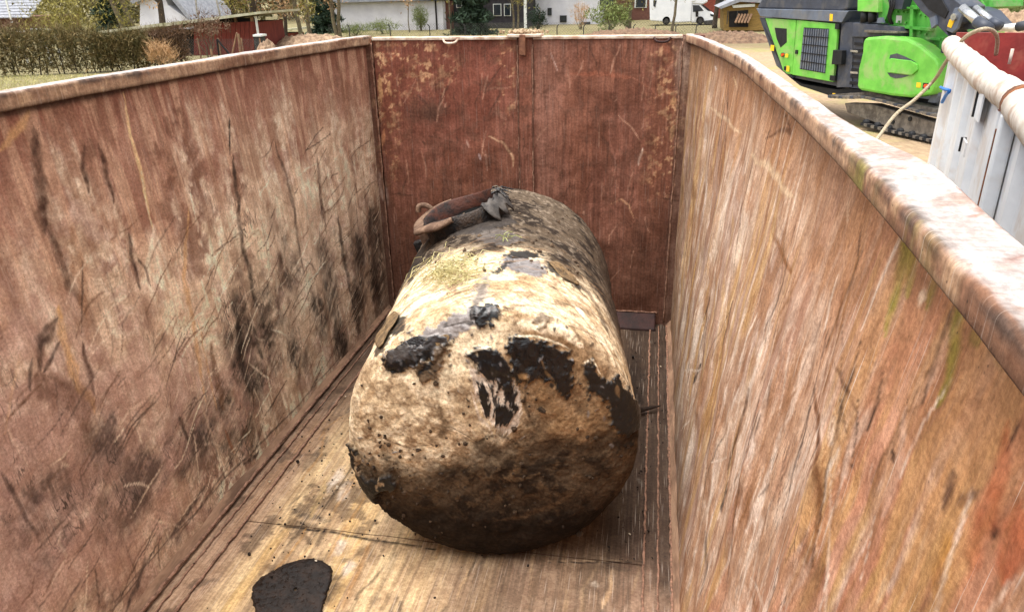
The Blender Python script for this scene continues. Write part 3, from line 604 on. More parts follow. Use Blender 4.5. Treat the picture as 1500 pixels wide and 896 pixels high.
px_strokes(S, cv, [
    ([(400, 766), (440, 772), (500, 782), (560, 792), (640, 803)], .016, (26, 18, 15), 1), ([(800, 820), (870, 822), (944, 822)], .010, (196, 160, 120), .7), ([(803, 823), (944, 825)], .008, (40, 28, 22), .9),
    ([(480, 640), (460, 670), (440, 690)], .05, (104, 90, 76), .6), ([(430, 745), (450, 757), (480, 765)], .05, (96, 84, 72), .6), ([(480, 700), (470, 730), (455, 760)], .03, (206, 170, 104), .6), ([(545, 790), (520, 850), (500, 896)], .03, (180, 128, 62), .7), ([(560, 780), (530, 870), (525, 896)], .02, (190, 150, 100), .6),
    ([(900, 830), (893, 860), (880, 896)], .022, (206, 168, 122), .8), ([(870, 850), (872, 860)], .03, (212, 196, 176), .7), ([(935, 700), (940, 712)], .02, (210, 196, 180), .8), ([(490, 870), (560, 860), (600, 852)], .010, (196, 160, 110), .6), ([(890, 830), (925, 835)], .03, (90, 76, 64), .5), ([(930, 520), (925, 560), (935, 600)], .16, (44, 34, 28), .55), ([(925, 570), (940, 590)], .07, (26, 20, 17), .6),
    ([(300, 840), (325, 815), (340, 800)], .012, (150, 112, 84), .5)])
for k in range(170):
    x0 = rng.uniform(-1.0, 1.0); y0 = rng.uniform(-3.5, -.6); L = rng.uniform(.1, .7); t = rng.random()
    cv.stroke([(x0, y0), (x0+rng.normal(0, .015), y0+L/2), (x0+rng.normal(0, .03), y0+L)], rng.uniform(.009, .022), (66, 50, 40) if t < .5 else ((200, 164, 116) if t < .85 else (196, 140, 60)), rng.uniform(.25, .7), .6, .6)
pc = S.q(432, 862); cv.blob(pc, .20, .22, (120, 94, 66), .55, .8, .8, 12); cv.blob((pc[0]+.05, pc[1]), .16, .17, (60, 44, 33), .6, .5, .5, 16)
cv.mix(ss(.62, .9, X+(n4-.5)*.1)*ss(-3.0, -2.6, Y+(n4-.5)*.3), (66, 52, 42), .75); cv.mix(ss(-.75, -1.0, X+(n4-.5)*.1)*ss(-1.6, -.6, Y), (80, 62, 50), .7); cv.tone(.84, .76, 1.28)  # right strip: dirt with the tank's contact shade painted in
zf = (fbm(X*3, Y*2, 4, 471)-.5)*.014 + (fbm(X*12, Y*9, 3, 472)-.5)*.003
def plate(name, i0, i1, j0, j1, dz):
    sub = Canvas(X[i0:i1, j0:j1], Y[i0:i1, j0:j1], (0, 0, 0)); sub.c = cv.c[i0:i1, j0:j1]; sub.m = cv.m[i0:i1, j0:j1]
    P = np.stack([X, Y, zf+dz], -1)[i0:i1, j0:j1]
    return painted(name, P, sub, M_floor, BOXC)
k1, k2 = int(np.argmin(abs(xs_+1.0))), int(np.argmin(abs(xs_-1.0))); js = int(np.argmin(abs(ys_+2.70)))
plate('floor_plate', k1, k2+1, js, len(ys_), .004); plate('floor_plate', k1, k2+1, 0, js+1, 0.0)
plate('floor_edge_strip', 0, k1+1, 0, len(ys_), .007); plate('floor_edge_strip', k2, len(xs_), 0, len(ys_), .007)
M_weld = simple('weld_bead', (168, 128, 106), (104, 76, 60), 40, .7, .4)
def weld(pts, r, name='weld_seam'):
    P = []
    for a, b in zip(pts[:-1], pts[1:]):
        a, b = np.asarray(a, float), np.asarray(b, float); k = max(2, int(np.linalg.norm(b-a)/.03))
        P += [a+(b-a)*t/k for t in range(k)]
    P.append(np.asarray(pts[-1], float)); P = [p+rng.normal(0, .0018, 3) for p in P]
    return MB().tube(P, [r*rng.uniform(.7, 1.25) for _ in P], 6).build(name, M_weld, BOXC, True)
for xw, zw, rw in ((-1.0, .009, .007), (-1.085, .012, .005), (-1.13, .03, .008), (1.0, .009, .006), (1.065, .012, .005), (1.125, .024, .007)):
    weld([(xw, YF, zw), (xw, -.05, zw)], rw)
weld([(xa, -.012, .1), (xa, -.012, 2.1)], .005); weld([(xb, -.012, .1), (xb, -.010, 2.1)], .005)
weld([(-1.112, -.03, .05), (-1.112, -.03, 2.12)], .007); weld([(1.102, -.03, .05), (1.102, -.03, 2.12)], .007)
M_skirt = simple('dusty_skirting', (170, 136, 110), (128, 98, 78), 14, .8, .3, (84, 64, 52), .6, stretch=(1, .3, 1))
M_sill = simple('sill_paint', (58, 32, 28), (36, 22, 20), 10, .7, .2, (30, 22, 20), .5)
for sd in (-1, 1):
    MB().prism([(sd*1.125, YF, .02), (sd*1.19, YF, .10), (sd*1.19, YF, .0)], (0, -YF, 0)).build('skirting', M_skirt, BOXC)
o = MB().prism([(-1.09, .0, .10), (-1.09, -.14, .018), (-1.09, -.14, -.01), (-1.09, .0, -.01)], (2.13, 0, 0)).build('door_sill', M_sill, BOXC, bevel=.012)
weld([(-1.08, -.004, .103), (1.05, -.004, .103)], .006)
# top edge of the doors, latch, lifting eyes, dirt caught on the latch
M_edge = simple('worn_edge', (220, 206, 188), (176, 140, 114), 12, .7, .2, (110, 70, 50), .5)
MB().box(-1.11, xa-.004, -.018, .10, 2.135, 2.155).build('door_top_edge', M_edge, BOXC, bevel=.004)
MB().box(xb+.004, 1.10, -.020, .10, 2.135, 2.155).build('door_top_edge', M_edge, BOXC, bevel=.004)
lx = (xa+on_y(775, 60, 0)[0])/2
lt = MB().box(lx-.022, lx+.022, -.055, -.016, 2.03, 2.17).build('latch_bar', simple('latch_rust', (140, 96, 70), (96, 60, 46), 20, .7, .3), BOXC, bevel=.006)
MB().box(lx-.11, lx+.13, -.05, .10, 2.150, 2.172).build('latch_plate', M_edge, BOXC, bevel=.006)
mb = MB()
for k in range(60):
    c = np.array([lx+rng.normal(0, .06), rng.uniform(-.03, .08), 2.175+rng.uniform(0, .012)]); r_ = rng.uniform(.006, .016)
    mb.obox(c, *np.linalg.qr(rng.normal(size=(3, 3)))[0], r_, r_*.8, r_*.6)
tag(mb.build('dirt_crumbs', simple('dry_dirt', (190, 170, 140), (140, 112, 84), 30), BOXC), kind='stuff')
for pxe in (660, 970):
    c = on_y(pxe, 58, -.02); MB().tube(smooth_path([(c[0]-.055, -.02, 2.14), (c[0]-.03, -.045, 2.118), (c[0]+.03, -.045, 2.118), (c[0]+.055, -.02, 2.14)], 5), .008, 6).build('lifting_eye', M_edge if pxe == 660 else M_sill, BOXC, True)

# ---- oil puddle
M_oil, n_, b_ = nt_mat('oil_sludge'); tcn = N(n_, 'ShaderNodeTexCoord'); V_ = tcn.outputs['Object']
fo = noise(n_, V_, 14, 4, .7); fo2 = noise(n_, V_, 60, 3, .7)
n_.links.new(mixc(n_, ramp(n_, fo, .4, .7), tuple(lin((20, 14, 11))), tuple(lin((42, 30, 23)))), b_.inputs['Base Color'])
n_.links.new(ramp(n_, fo2, .3, .7, .25, .7), b_.inputs['Roughness']); b_.inputs['Specular IOR Level'].default_value = .45
bp_ = N(n_, 'ShaderNodeBump'); bp_.inputs['Strength'].default_value = .25; bp_.inputs['Distance'].default_value = .006; n_.links.new(fo2, bp_.inputs['Height']); n_.links.new(bp_.outputs[0], b_.inputs['Normal'])
out = [on_z(*p, .0)[:2] for p in [(368, 872), (372, 858), (385, 845), (402, 836), (420, 826), (440, 821), (460, 819), (478, 825), (486, 836), (486, 850), (480, 868), (474, 885), (470, 905), (450, 925), (420, 935), (392, 925), (376, 900)]]
out = np.array([p[:2] for p in smooth_path([(a, b, 0) for a, b in out]+[(out[0][0], out[0][1], 0)], 8)])[:-1]; cen = out.mean(0)
rings = [1.0, .985, .95, .8, .6, .4, .2, .05]; hts = [.002, .008, .011, .012, .012, .012, .012, .012]; V = []
for r_, h_ in zip(rings, hts):
    for i, p in enumerate(out):
        j = 1+((fbm(np.array(p[0]*40), np.array(p[1]*40), 3, 5)-.5)*.07+rng.normal(0, .012))*(r_ > .9); q = cen+(p-cen)*r_*j
        V.append((q[0], q[1], h_ + .001))
pud = mesh_np('oil_puddle', V, grid_faces(len(rings), len(out), True, True), M_oil)
tag(pud, 'dark brown oily puddle on the ochre steel floor in front of the tank', 'puddle')

# ---- stick and crumbs on the floor
M_stick = simple('charred_wood', (66, 50, 40), (36, 27, 22), 30, .85, .6, stretch=(1, 6, 6))
a, b, c = on_z(898, 604, .05), on_z(935, 600, .05), on_z(967, 594, .045)
stk = MB().tube(smooth_path([a, (a+b)/2+np.array([0, .01, .006]), b, c], 5), [.022, .024, .026, .024, .024, .026, .027, .025, .023, .02, .021, .018, .014, .011, .008, .004], 8).build('broken_stick', M_stick, None, True)
tag(stk, 'dark broken stick lying on the floor between tank and right wall', 'stick')
mb = MB()
def crumb(x, y, r):
    c = np.array([x, y, .02+r*.4]); Q = np.linalg.qr(rng.normal(size=(3, 3)))[0]; mb.obox(c, *Q, r, r*rng.uniform(.6, 1), r*rng.uniform(.4, .9))
for k in range(430):
    t = rng.random()
    if t < .45: x, y = rng.normal(-.62, .2), rng.normal(-2.35, .38)
    elif t < .75: x, y = rng.normal(.95, .09), rng.uniform(-2.7, -.5)
    else: x, y = rng.uniform(-1.1, 1.1), rng.uniform(-3.4, -.3)
    if abs(x) < 1.13 and -3.5 < y < -.15: crumb(x, y, min(.014, rng.lognormal(-5.95, .42)))
tag(mb.build('soil_crumbs', simple('dark_crumbs', (46, 36, 29), (24, 19, 16), 60, .9)), 'dark soil and tar crumbs scattered over the container floor', 'crumbs', kind='stuff')
mb = MB()
for k in range(26): crumb(rng.uniform(-1.05, 1.1), rng.uniform(-3.3, -.6), rng.uniform(.003, .007))
tag(mb.build('plaster_crumbs', simple('pale_crumbs', (220, 208, 188), (180, 160, 130), 60, .9)), 'tiny pale chips scattered over the container floor', 'crumbs', kind='stuff')

# ================================================================== the tank
TR, TA_, TL, TD = .642, .1367, 1.80, .155
tax = np.array([-math.sin(TA_), math.cos(TA_), 0]); te = np.array([math.cos(TA_), math.sin(TA_), 0]); tz = np.array([0, 0, 1.])
TC = np.array([.303, -2.709, TR+.01]) + tax*.0
TANK = empty('steel_tank', (TC[0], TC[1], 0)); tag(TANK, 'old cylindrical steel tank caked in sand, mud and peeling tar lying in the container', 'tank')
def earthy(name):
    m, n, b = nt_mat(name)
    at = N(n, 'ShaderNodeAttribute'); at.attribute_name = 'Col'; mk = N(n, 'ShaderNodeAttribute'); mk.attribute_name = 'Msk'
    sep = N(n, 'ShaderNodeSeparateColor'); n.links.new(mk.outputs['Color'], sep.inputs[0])
    tc = N(n, 'ShaderNodeTexCoord'); V = tc.outputs['Object']
    f1 = noise(n, V, 70, 4, .75); f2 = noise(n, V, 16, 4, .7, .5)
    matte = math_(n, 'SUBTRACT', 1.0, sep.outputs[2])
    c = mixc(n, matte, at.outputs['Color'], mixc(n, 1, at.outputs['Color'], mixc(n, ramp(n, f1, .3, .7), (.58, .55, .52), (1.28, 1.27, 1.25)), 'MULTIPLY'))
    c = mixc(n, 1, c, mixc(n, ramp(n, f2, .32, .68), (.68, .65, .62), (1.2, 1.2, 1.18)), 'MULTIPLY')
    vo = N(n, 'ShaderNodeTexVoronoi'); n.links.new(V, vo.inputs['Vector']); vo.inputs['Scale'].default_value = 85
    grit = math_(n, 'MULTIPLY', ramp(n, vo.outputs['Distance'], .22, .12), ramp(n, f2, .5, .62))
    c = mixc(n, math_(n, 'MULTIPLY', grit, math_(n, 'MULTIPLY', matte, .35)), c, (.035, .026, .02))
    n.links.new(c, b.inputs['Base Color'])
    n.links.new(math_(n, 'SUBTRACT', .93, math_(n, 'MULTIPLY', sep.outputs[2], .80)), b.inputs['Roughness'])
    n.links.new(math_(n, 'ADD', .15, math_(n, 'MULTIPLY', sep.outputs[2], .5)), b.inputs['Specular IOR Level'])
    hh = math_(n, 'ADD', math_(n, 'MULTIPLY', f2, 1.6), math_(n, 'MULTIPLY', f1, math_(n, 'ADD', .25, math_(n, 'MULTIPLY', matte, .75))))
    bp = N(n, 'ShaderNodeBump'); bp.inputs['Strength'].default_value = .34; bp.inputs['Distance'].default_value = .014
    n.links.new(hh, bp.inputs['Height']); n.links.new(bp.outputs[0], b.inputs['Normal']); return m
M_earth = earthy('sand_and_tar')
BLK, GRY = (13, 12, 13), (122, 118, 120)
# ---- shell and end caps: one continuous surface, painted together and cut at the knuckle
KC, KS, KF, KT = 130, 245, 24, 600
ph_ = np.linspace(math.pi/2-.004, 0, KC, endpoint=False)
mer = [(TR*math.cos(f), -TD*math.sin(f)**.7) for f in ph_] + [(TR, x_) for x_ in np.linspace(0, TL, KS)] + [(TR*math.cos(f), TL+TD*math.sin(f)**.7) for f in np.linspace(0, math.pi/2-.004, KF+1)[1:]]
mer = np.array(mer); arc = np.concatenate([[0], np.cumsum(np.hypot(*np.diff(mer, axis=0).T))]); arc -= arc[KC]
th = np.linspace(-math.pi, math.pi, KT, endpoint=False); U, TH = np.meshgrid(arc, th, indexing='ij'); Vv = TH*TR
rad = np.broadcast_to(mer[:, 0][:, None], U.shape); axl = np.broadcast_to(mer[:, 1][:, None], U.shape)
nrm = np.sin(TH)[..., None]*te + np.cos(TH)[..., None]*tz
P0 = TC + tax*axl[..., None] + rad[..., None]*nrm
dm = np.gradient(mer, axis=0); nm = np.stack([dm[:, 1], -dm[:, 0]], 1); nm /= np.linalg.norm(nm, axis=1)[:, None]
N3 = nm[:, 0][:, None, None]*nrm + nm[:, 1][:, None, None]*tax
S = Surf(P0, U, Vv); face = np.einsum('ijk,ijk->ij', N3, CAM-P0).ravel() > 0
S.x, S.y = project(P0.reshape(-1, 3)); S.x = np.where(face, S.x, 1e6); SH = S; CAPS = S
SN = N3.reshape(-1, 3)
A, B = rad*np.sin(TH), rad*np.cos(TH)                        # sideways and upwards from the axis
c = Canvas(U, Vv, (214, 192, 156))
n1 = fbm3(P0, 3, 4, 501); n4 = fbm3(P0, 10, 5, 531, .62); n5 = fbm3(P0, 28, 4, 541, .6); n6 = fbm3(P0, 6, 5, 551, .6)
n2 = np.where(U > -.1, fbm(U*12, Vv*4, 5, 511), n6); n3 = np.where(U > -.05, fbm(U*26, Vv*5, 5, 521), n5)
c.mix(ss(.46, .62, n2), (196, 168, 124), .7); c.mix(ss(.52, .64, n3), (226, 210, 180), .7); c.mix(ss(.52, .62, n4), (164, 126, 84), .6); c.mix(ss(.56, .66, n5), (150, 114, 76), .45)
# far half: grey-brown mud
mud = ss(.55, .9, U+(n1-.5)*.6+(n4-.5)*.35+.10*np.sin(TH))
c.mix(mud, (96, 80, 65), .93); c.mix(mud*ss(.46, .58, n4), (54, 43, 36), .85); c.mix(mud*ss(.57, .66, n5), (150, 134, 116), .6)
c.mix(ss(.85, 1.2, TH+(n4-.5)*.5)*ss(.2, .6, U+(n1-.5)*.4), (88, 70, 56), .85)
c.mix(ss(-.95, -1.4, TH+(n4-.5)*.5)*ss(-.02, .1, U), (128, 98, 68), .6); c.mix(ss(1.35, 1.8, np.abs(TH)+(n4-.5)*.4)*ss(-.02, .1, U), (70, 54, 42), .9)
# end cap: pale on the upper left, ochre on the upper right, brown mud with its shade painted in below a slanting line
capm = ss(.02, -.10, U)
c.mix(capm*ss(.45, .60, n6), (188, 160, 122), .7); c.mix(capm*ss(.55, .64, n5), (228, 208, 174), .5); c.mix(capm*ss(.56, .64, n4)*ss(.1, -.2, A), (146, 118, 84), .6)
c.mix(capm*ss(-.02, .2, A+(n4-.5)*.25)*ss(-.1, .1, B), (140, 102, 58), .85)
wet_shade = ss(.10, -.10, B - .03 - .24*A + (n4-.5)*.42 + (n1-.5)*.22 + (n6-.5)*.2)*ss(.05, -.04, U)
c.mix(wet_shade, (88, 67, 46), .95); c.mix(wet_shade*ss(.44, .58, n4), (52, 39, 28), .8); c.mix(wet_shade*ss(.57, .66, n5), (116, 88, 56), .5)
c.mix(ss(-.20, -.42, B+(n4-.5)*.25)*ss(.1, -.02, U), (46, 35, 26), .85)  # foot of the cap darker still, mud and painted shade
c.h += (n4-.5)*(.016+.010*capm) + (n1-.5)*.025 + (n6-.5)*.020*capm + (n5-.5)*.005
def polys(S, c, lst):
    for pts, col, a, gl, h in lst: c.poly(S.qs(pts), col, a, .005, .036, 34, gl, h)
polys(S, c, [
    # grey skin of old tar and its black torn edges
    ([(597, 501), (614, 486), (650, 472), (688, 452), (714, 462), (702, 480), (660, 496), (630, 510), (600, 522)], (140, 138, 144), .85, .55, .004),
    ([(560, 528), (580, 510), (597, 500), (616, 504), (626, 500), (642, 494), (657, 492), (659, 506), (650, 518), (632, 526), (602, 540), (574, 542)], (60, 56, 58), .95, .7, .014),
    ([(562, 526), (585, 530), (602, 524), (634, 510), (636, 522), (602, 541), (572, 543)], BLK, 1, .8, .0),
    ([(624, 530), (636, 516), (654, 500), (660, 508), (650, 530), (634, 554), (618, 560), (612, 546)], (112, 88, 62), .95, .15, .016),
    ([(612, 548), (624, 536), (632, 520), (636, 524), (628, 542), (618, 556)], BLK, .95, .5, .0),
    ([(686, 455), (706, 448), (720, 447), (738, 464), (724, 472), (712, 480), (696, 476)], BLK, 1, .8, .012),
    ([(700, 402), (714, 396), (718, 425), (708, 447), (694, 454), (692, 430)], (136, 128, 126), .7, .4, .0),
    ([(734, 387), (742, 373), (765, 374), (792, 384), (802, 397), (788, 408), (765, 400), (745, 396)], (122, 120, 126), .9, .5, .004),
    ([(740, 372), (760, 365), (794, 372), (792, 378), (765, 379), (744, 378)], BLK, .95, .6, -.004),
    ([(718, 396), (736, 387), (750, 379), (752, 386), (738, 396), (724, 400)], BLK, .9, .6, -.004),
    ([(798, 384), (812, 386), (828, 396), (848, 416), (848, 424), (824, 410), (802, 395)], (44, 40, 38), .9, .4, .008),
    ([(570, 480), (580, 460), (596, 464), (594, 484), (576, 492)], (40, 35, 32), .9, .4, 0),
    ([(556, 500), (566, 488), (574, 492), (560, 516), (548, 524)], (52, 42, 36), .8, .3, 0),
    ([(778, 470), (795, 461), (810, 470), (796, 477)], (120, 104, 88), .8, .3, .014),
    ([(600, 395), (614, 370), (625, 360), (610, 400), (596, 420)], (56, 46, 40), .8, .3, 0),
    ([(690, 340), (730, 335), (770, 352), (740, 362), (705, 356)], (110, 102, 98), .7, .3, 0),
    ([(650, 330), (690, 318), (740, 310), (760, 330), (700, 345), (655, 350)], (64, 56, 52), .85, .3, .01),
    # drained pale smear and the black tar on the end
    ([(686, 530), (700, 545), (745, 545), (764, 600), (757, 628), (735, 640), (712, 616), (694, 575)], (204, 186, 168), .9, .1, -.004),
    ([(741, 492), (760, 494), (780, 497), (803, 500), (832, 516), (840, 550), (831, 586), (820, 574), (810, 560), (787, 552), (768, 558), (752, 548), (746, 520)], BLK, 1, .85, .012),
    ([(682, 519), (705, 511), (723, 505), (745, 522), (752, 552), (746, 580), (731, 562), (716, 556), (700, 542)], (30, 28, 30), 1, .8, .010),
    ([(698, 560), (708, 560), (720, 606), (712, 616), (704, 592)], (34, 29, 28), 1, .6, .006),
    ([(714, 560), (722, 562), (730, 596), (722, 590)], (38, 32, 31), .9, .6, .004),
    ([(733, 556), (747, 560), (760, 598), (752, 604), (738, 582)], (34, 29, 28), 1, .6, .006),
    ([(722, 600), (738, 588), (752, 610), (740, 626), (726, 620)], (28, 25, 25), 1, .6, .008),
    ([(852, 534), (868, 528), (878, 552), (894, 556), (906, 553), (918, 576), (931, 600), (931, 630), (914, 637), (896, 622), (892, 592), (874, 578), (860, 558)], BLK, 1, .8, .014),
    ([(512, 652), (522, 656), (526, 682), (544, 704), (572, 692), (580, 712), (562, 718), (552, 728), (540, 750), (524, 734), (513, 695)], (20, 18, 17), 1, .6, .02),
    ([(520, 662), (524, 664), (530, 690), (526, 692)], (190, 160, 120), .8, 0, 0), ([(552, 702), (560, 700), (562, 708), (554, 710)], (190, 160, 120), .8, 0, 0),
    ([(558, 752), (580, 768), (598, 786), (584, 788), (562, 770)], (22, 18, 16), .95, .5, .012)])
px_strokes(S, c, [([(566, 530), (545, 570), (527, 610)], .03, (176, 138, 90), .5), ([(716, 400), (700, 440), (690, 460)], .03, (112, 104, 100), .6), ([(790, 440), (830, 470), (860, 500)], .02, (176, 136, 88), .6), ([(820, 430), (860, 475), (890, 530)], .02, (150, 112, 72), .6), ([(740, 420), (770, 415), (800, 420)], .05, (176, 138, 92), .6), ([(830, 400), (870, 440), (895, 500)], .06, (72, 58, 46), .7), ([(850, 380), (885, 440), (902, 480)], .07, (60, 48, 40), .8), ([(610, 470), (640, 455), (680, 440)], .05, (166, 128, 84), .5), ([(760, 470), (800, 480), (850, 505)], .05, (244, 226, 194), .7), ([(840, 450), (875, 490), (900, 540)], .05, (244, 226, 194), .8), ([(915, 540), (924, 575)], .02, (40, 32, 28), .9),
    ([(770, 555), (768, 590), (778, 615)], .02, (84, 62, 40), .7), ([(690, 570), (700, 610), (722, 640)], .03, (216, 202, 186), .7), ([(640, 590), (652, 620), (645, 640)], .06, (112, 86, 58), .8), ([(560, 600), (610, 590), (650, 600)], .02, (150, 124, 90), .5), ([(690, 690), (740, 700), (790, 690)], .03, (140, 110, 74), .5), ([(730, 760), (800, 745), (840, 720)], .03, (120, 90, 58), .5), ([(790, 520), (800, 545), (812, 556)], .012, (150, 110, 60), .5), ([(900, 562), (905, 580)], .02, (150, 112, 66), .8), ([(760, 548), (775, 552)], .03, (170, 124, 66), .8)])
for k in range(160):
    s0 = rng.uniform(-.1, .9); t0 = rng.uniform(-.7, 1.0)*TR*1.2; L = rng.uniform(.05, .22)
    c.stroke([(s0, t0), (s0+rng.normal(0, .02)+L*.25, t0+L*.5), (s0+L*.4+rng.normal(0, .02), t0+L)], rng.uniform(.008, .016), (150, 112, 72) if rng.random() < .6 else (84, 66, 52), rng.uniform(.3, .7), .6, .9)
for px_, py_, sx, sy, n_ in ((790, 540, 40, 28, 40), (720, 560, 30, 35, 34), (895, 590, 22, 34, 26), (545, 700, 24, 26, 26), (620, 515, 34, 18, 26), (710, 462, 24, 10, 16), (765, 385, 36, 10, 22), (830, 405, 20, 12, 14), (585, 475, 10, 14, 10)):
    for k in range(n_):                                             # crumbs and shreds of tar round every patch
        q0 = S.q(rng.normal(px_, sx), rng.normal(py_, sy)); L = rng.uniform(.006, .04); an = rng.uniform(0, 3.14)
        c.stroke([q0, (q0[0]+math.cos(an)*L, q0[1]+math.sin(an)*L)], rng.uniform(.007, .018), (16, 14, 14) if rng.random() < .75 else (124, 118, 118), rng.uniform(.6, 1), .5, 1.0, gloss=.6, hgt=.004)
px_strokes(S, c, [([(597, 540), (575, 545), (560, 530)], .010, (18, 15, 14), 1), ([(745, 492), (790, 494), (835, 512)], .008, (240, 222, 190), .8), ([(682, 519), (700, 512), (722, 505)], .008, (236, 218, 188), .8), ([(853, 532), (868, 526), (880, 548)], .008, (236, 218, 188), .8), ([(600, 440), (640, 425), (690, 415)], .010, (60, 46, 36), .7), ([(650, 480), (690, 470), (700, 445)], .008, (70, 54, 42), .8), ([(800, 395), (840, 415), (870, 450)], .010, (50, 40, 33), .9), ([(740, 360), (790, 368), (820, 380)], .010, (46, 38, 33), .9), ([(690, 372), (720, 362), (745, 366)], .010, (60, 48, 40), .8), ([(655, 620), (700, 650), (760, 655), (830, 640)], .014, (60, 45, 31), .8), ([(560, 640), (600, 655), (640, 650)], .012, (120, 96, 68), .7)])
man_s, man_v = S.q(683, 322)
c.poly([(man_s+.235*math.cos(t), man_v+.235*math.sin(t)) for t in np.linspace(0, 6.28, 24)[:-1]], (20, 15, 13), 1, .02, .0)  # dark inside of the opening painted on the uncut shell
c.tone(.82, .76, 1.26)
P = P0 + N3*c.h[..., None]; P[..., 2] = np.maximum(P[..., 2], .012)
def tpart(name, i0, i1):
    k = Canvas(U[i0:i1], Vv[i0:i1], (0, 0, 0)); k.c, k.m = c.c[i0:i1], c.m[i0:i1]; return painted(name, P[i0:i1], k, M_earth, TANK, flip=tflip, wrap=True)
tflip = bool(np.dot(np.cross(P0[KC+21, 300]-P0[KC+20, 300], P0[KC+20, 301]-P0[KC+20, 300]), N3[KC+20, 300]) < 0)
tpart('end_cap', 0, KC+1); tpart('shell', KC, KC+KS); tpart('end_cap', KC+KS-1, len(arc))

# ---- manhole
tm = man_v/TR; mn = math.sin(tm)*te+math.cos(tm)*tz; mt = math.cos(tm)*te-math.sin(tm)*tz          # normal, sideways
mc = TC + tax*man_s + TR*mn
M_neck = simple('rusty_neck', (46, 32, 28), (24, 19, 18), 9, .65, .35, (104, 54, 35), .5)
M_flange = simple('rusty_flange', (134, 108, 88), (88, 66, 53), 16, .85, .5, (70, 48, 38), .5)
MAN = None
K = 56; V = []; hs_n = [-.16, .04, .085, .09, .085, .0, -.14]; rs_n = [.238, .238, .238, .228, .216, .216, .216]
for rr_, hh_ in zip(rs_n, hs_n):
    for k in range(K):
        a = 2*math.pi*k/K; w_ = .010*math.sin(3*a+1)*(hh_ > 0)
        V.append(mc + mt*(rr_*math.cos(a)) + tax*(rr_*math.sin(a)) + mn*(hh_+w_))
neck = mesh_np('manhole_neck', V[3*K:], grid_faces(4, K, True, True), M_neck, TANK)
nco = mesh_np('neck_coating', V[:4*K], grid_faces(4, K, True, True), simple('neck_tar', (30, 27, 26), (16, 14, 14), 18, .5, .5, (84, 66, 52), .5), None); nco.parent = neck
def sub(o, par):
    o.parent = par; o.matrix_parent_inverse = par.matrix_world.inverted() if 0 else Matrix.Identity(4); o.matrix_parent_inverse = Matrix.Translation((0, 0, 0)); return o
# flange: only the left part of the ring is left
V = []; aa = np.linspace(math.radians(110), math.radians(266), 48)
for i, (rr_, hh_) in enumerate([(.234, .088), (.262, .094), (.298, .092), (.306, .080), (.298, .066), (.238, .066)]):
    for a in aa:
        tp = min(1, (a-aa[0])/.35, (aa[-1]-a)/.35); tp = max(.12, tp)**.6; r2 = .234+(rr_-.234)*tp+.006*math.sin(9*a)*tp
        V.append(mc + mt*(r2*math.cos(a)) + tax*(r2*math.sin(a)) + mn*(hh_+.010*math.sin(3*a+1)-.012*(r2-.234)/.07))
fl_ = mesh_np('flange', V, grid_faces(6, len(aa), True), M_flange, None); fl_.parent = neck
hk = MB().tube(smooth_path([mc+mt*-.20+tax*.17+mn*.09, mc+mt*-.225+tax*.17+mn*.125, mc+mt*-.265+tax*.17+mn*.135, mc+mt*-.285+tax*.17+mn*.105], 6), .016, 8).build('hook', M_flange, None, True); hk.parent = neck
# floor of the neck, a dark disk for the unlit inside
V = [mc+mn*-.10]+[mc + mt*(.217*math.cos(2*math.pi*k/K)) + tax*(.217*math.sin(2*math.pi*k/K)) + mn*-.11 for k in range(K)]
sl_ = mesh_np('neck_floor', V, [(0, 1+k, 1+(k+1) % K) for k in range(K)], M_oil, None); sl_.parent = neck
neck.matrix_parent_inverse = Matrix.Translation(-Vector(TANK.location))
lg = MB(); c_ = SH.P[SH.i((626, 352))]; lg.obox(c_+mn*.02, mt, tax, mn, .03, .035, .04)
lg.build('lug', M_flange, TANK, bevel=.008)
lg = MB(); c_ = SH.P[SH.i((616, 362))]; lg.obox(c_+mn*.01, mt, tax, mn, .032, .03, .04); lg.build('lug', simple('black_tar', (30, 27, 27), (18, 16, 16), 20, .45, .4), TANK, bevel=.01)

# ---- torn tar sheets that stand away from the shell
M_tar = simple('tar_sheet', (40, 38, 41), (15, 14, 15), 26, .32, .5, (140, 116, 84), .55, spec=.5)
M_tars = simple('sandy_tar_sheet', (150, 122, 86), (92, 74, 54), 26, .85, .6, (36, 32, 32), .7)
M_torn = simple('torn_lining', (92, 86, 81), (48, 45, 43), 16, .6, .15, (40, 36, 36), .6)
def flap(pts, lifts, mat, surf, nn_fn, width_n=10, thick=.004, name='tar_flap', sd=0):
    """pts: closed outline measured on the surface; lifts: height of each outline point above it."""
    base = [surf.P[surf.i(p)] for p in pts]; nv = [nn_fn(b) for b in base]
    top = [b+n_*(l*.45+.006) for b, n_, l in zip(base, nv, lifts)]
    path = smooth_path(top+[top[0]], 5)[:-1]; cen_ = np.mean(path, axis=0); V = []; R_ = 6
    for k in range(R_+1):
        f = 1-k/R_
        for i_, p_ in enumerate(path):
            d = p_-cen_; V.append(cen_+d*f*(1+(.10*(fbm(np.array(i_*.7), np.array(sd*3.), 2, 3)-.5) if k == 0 else 0)) + nn_fn(p_)*((fbm(p_[0]*18+np.zeros(1), p_[1]*18+p_[2]*9+np.zeros(1), 3, sd)[0]-.5)*.010))
    n_ = len(path); o = mesh_np(name, V, grid_faces(R_+1, n_, False, True), mat, TANK)
    sm = o.modifiers.new('t', 'SOLIDIFY'); sm.thickness = thick; sm.offset = 0
    return o
def shell_n(p_):
    d = p_-TC; d = d-tax*np.dot(d, tax); return d/np.linalg.norm(d)
flap([(568, 524), (590, 508), (612, 494), (628, 500), (622, 514), (598, 528), (578, 534)], [.02, .012, .008, .016, .03, .05, .045], M_tar, SH, shell_n, sd=1)
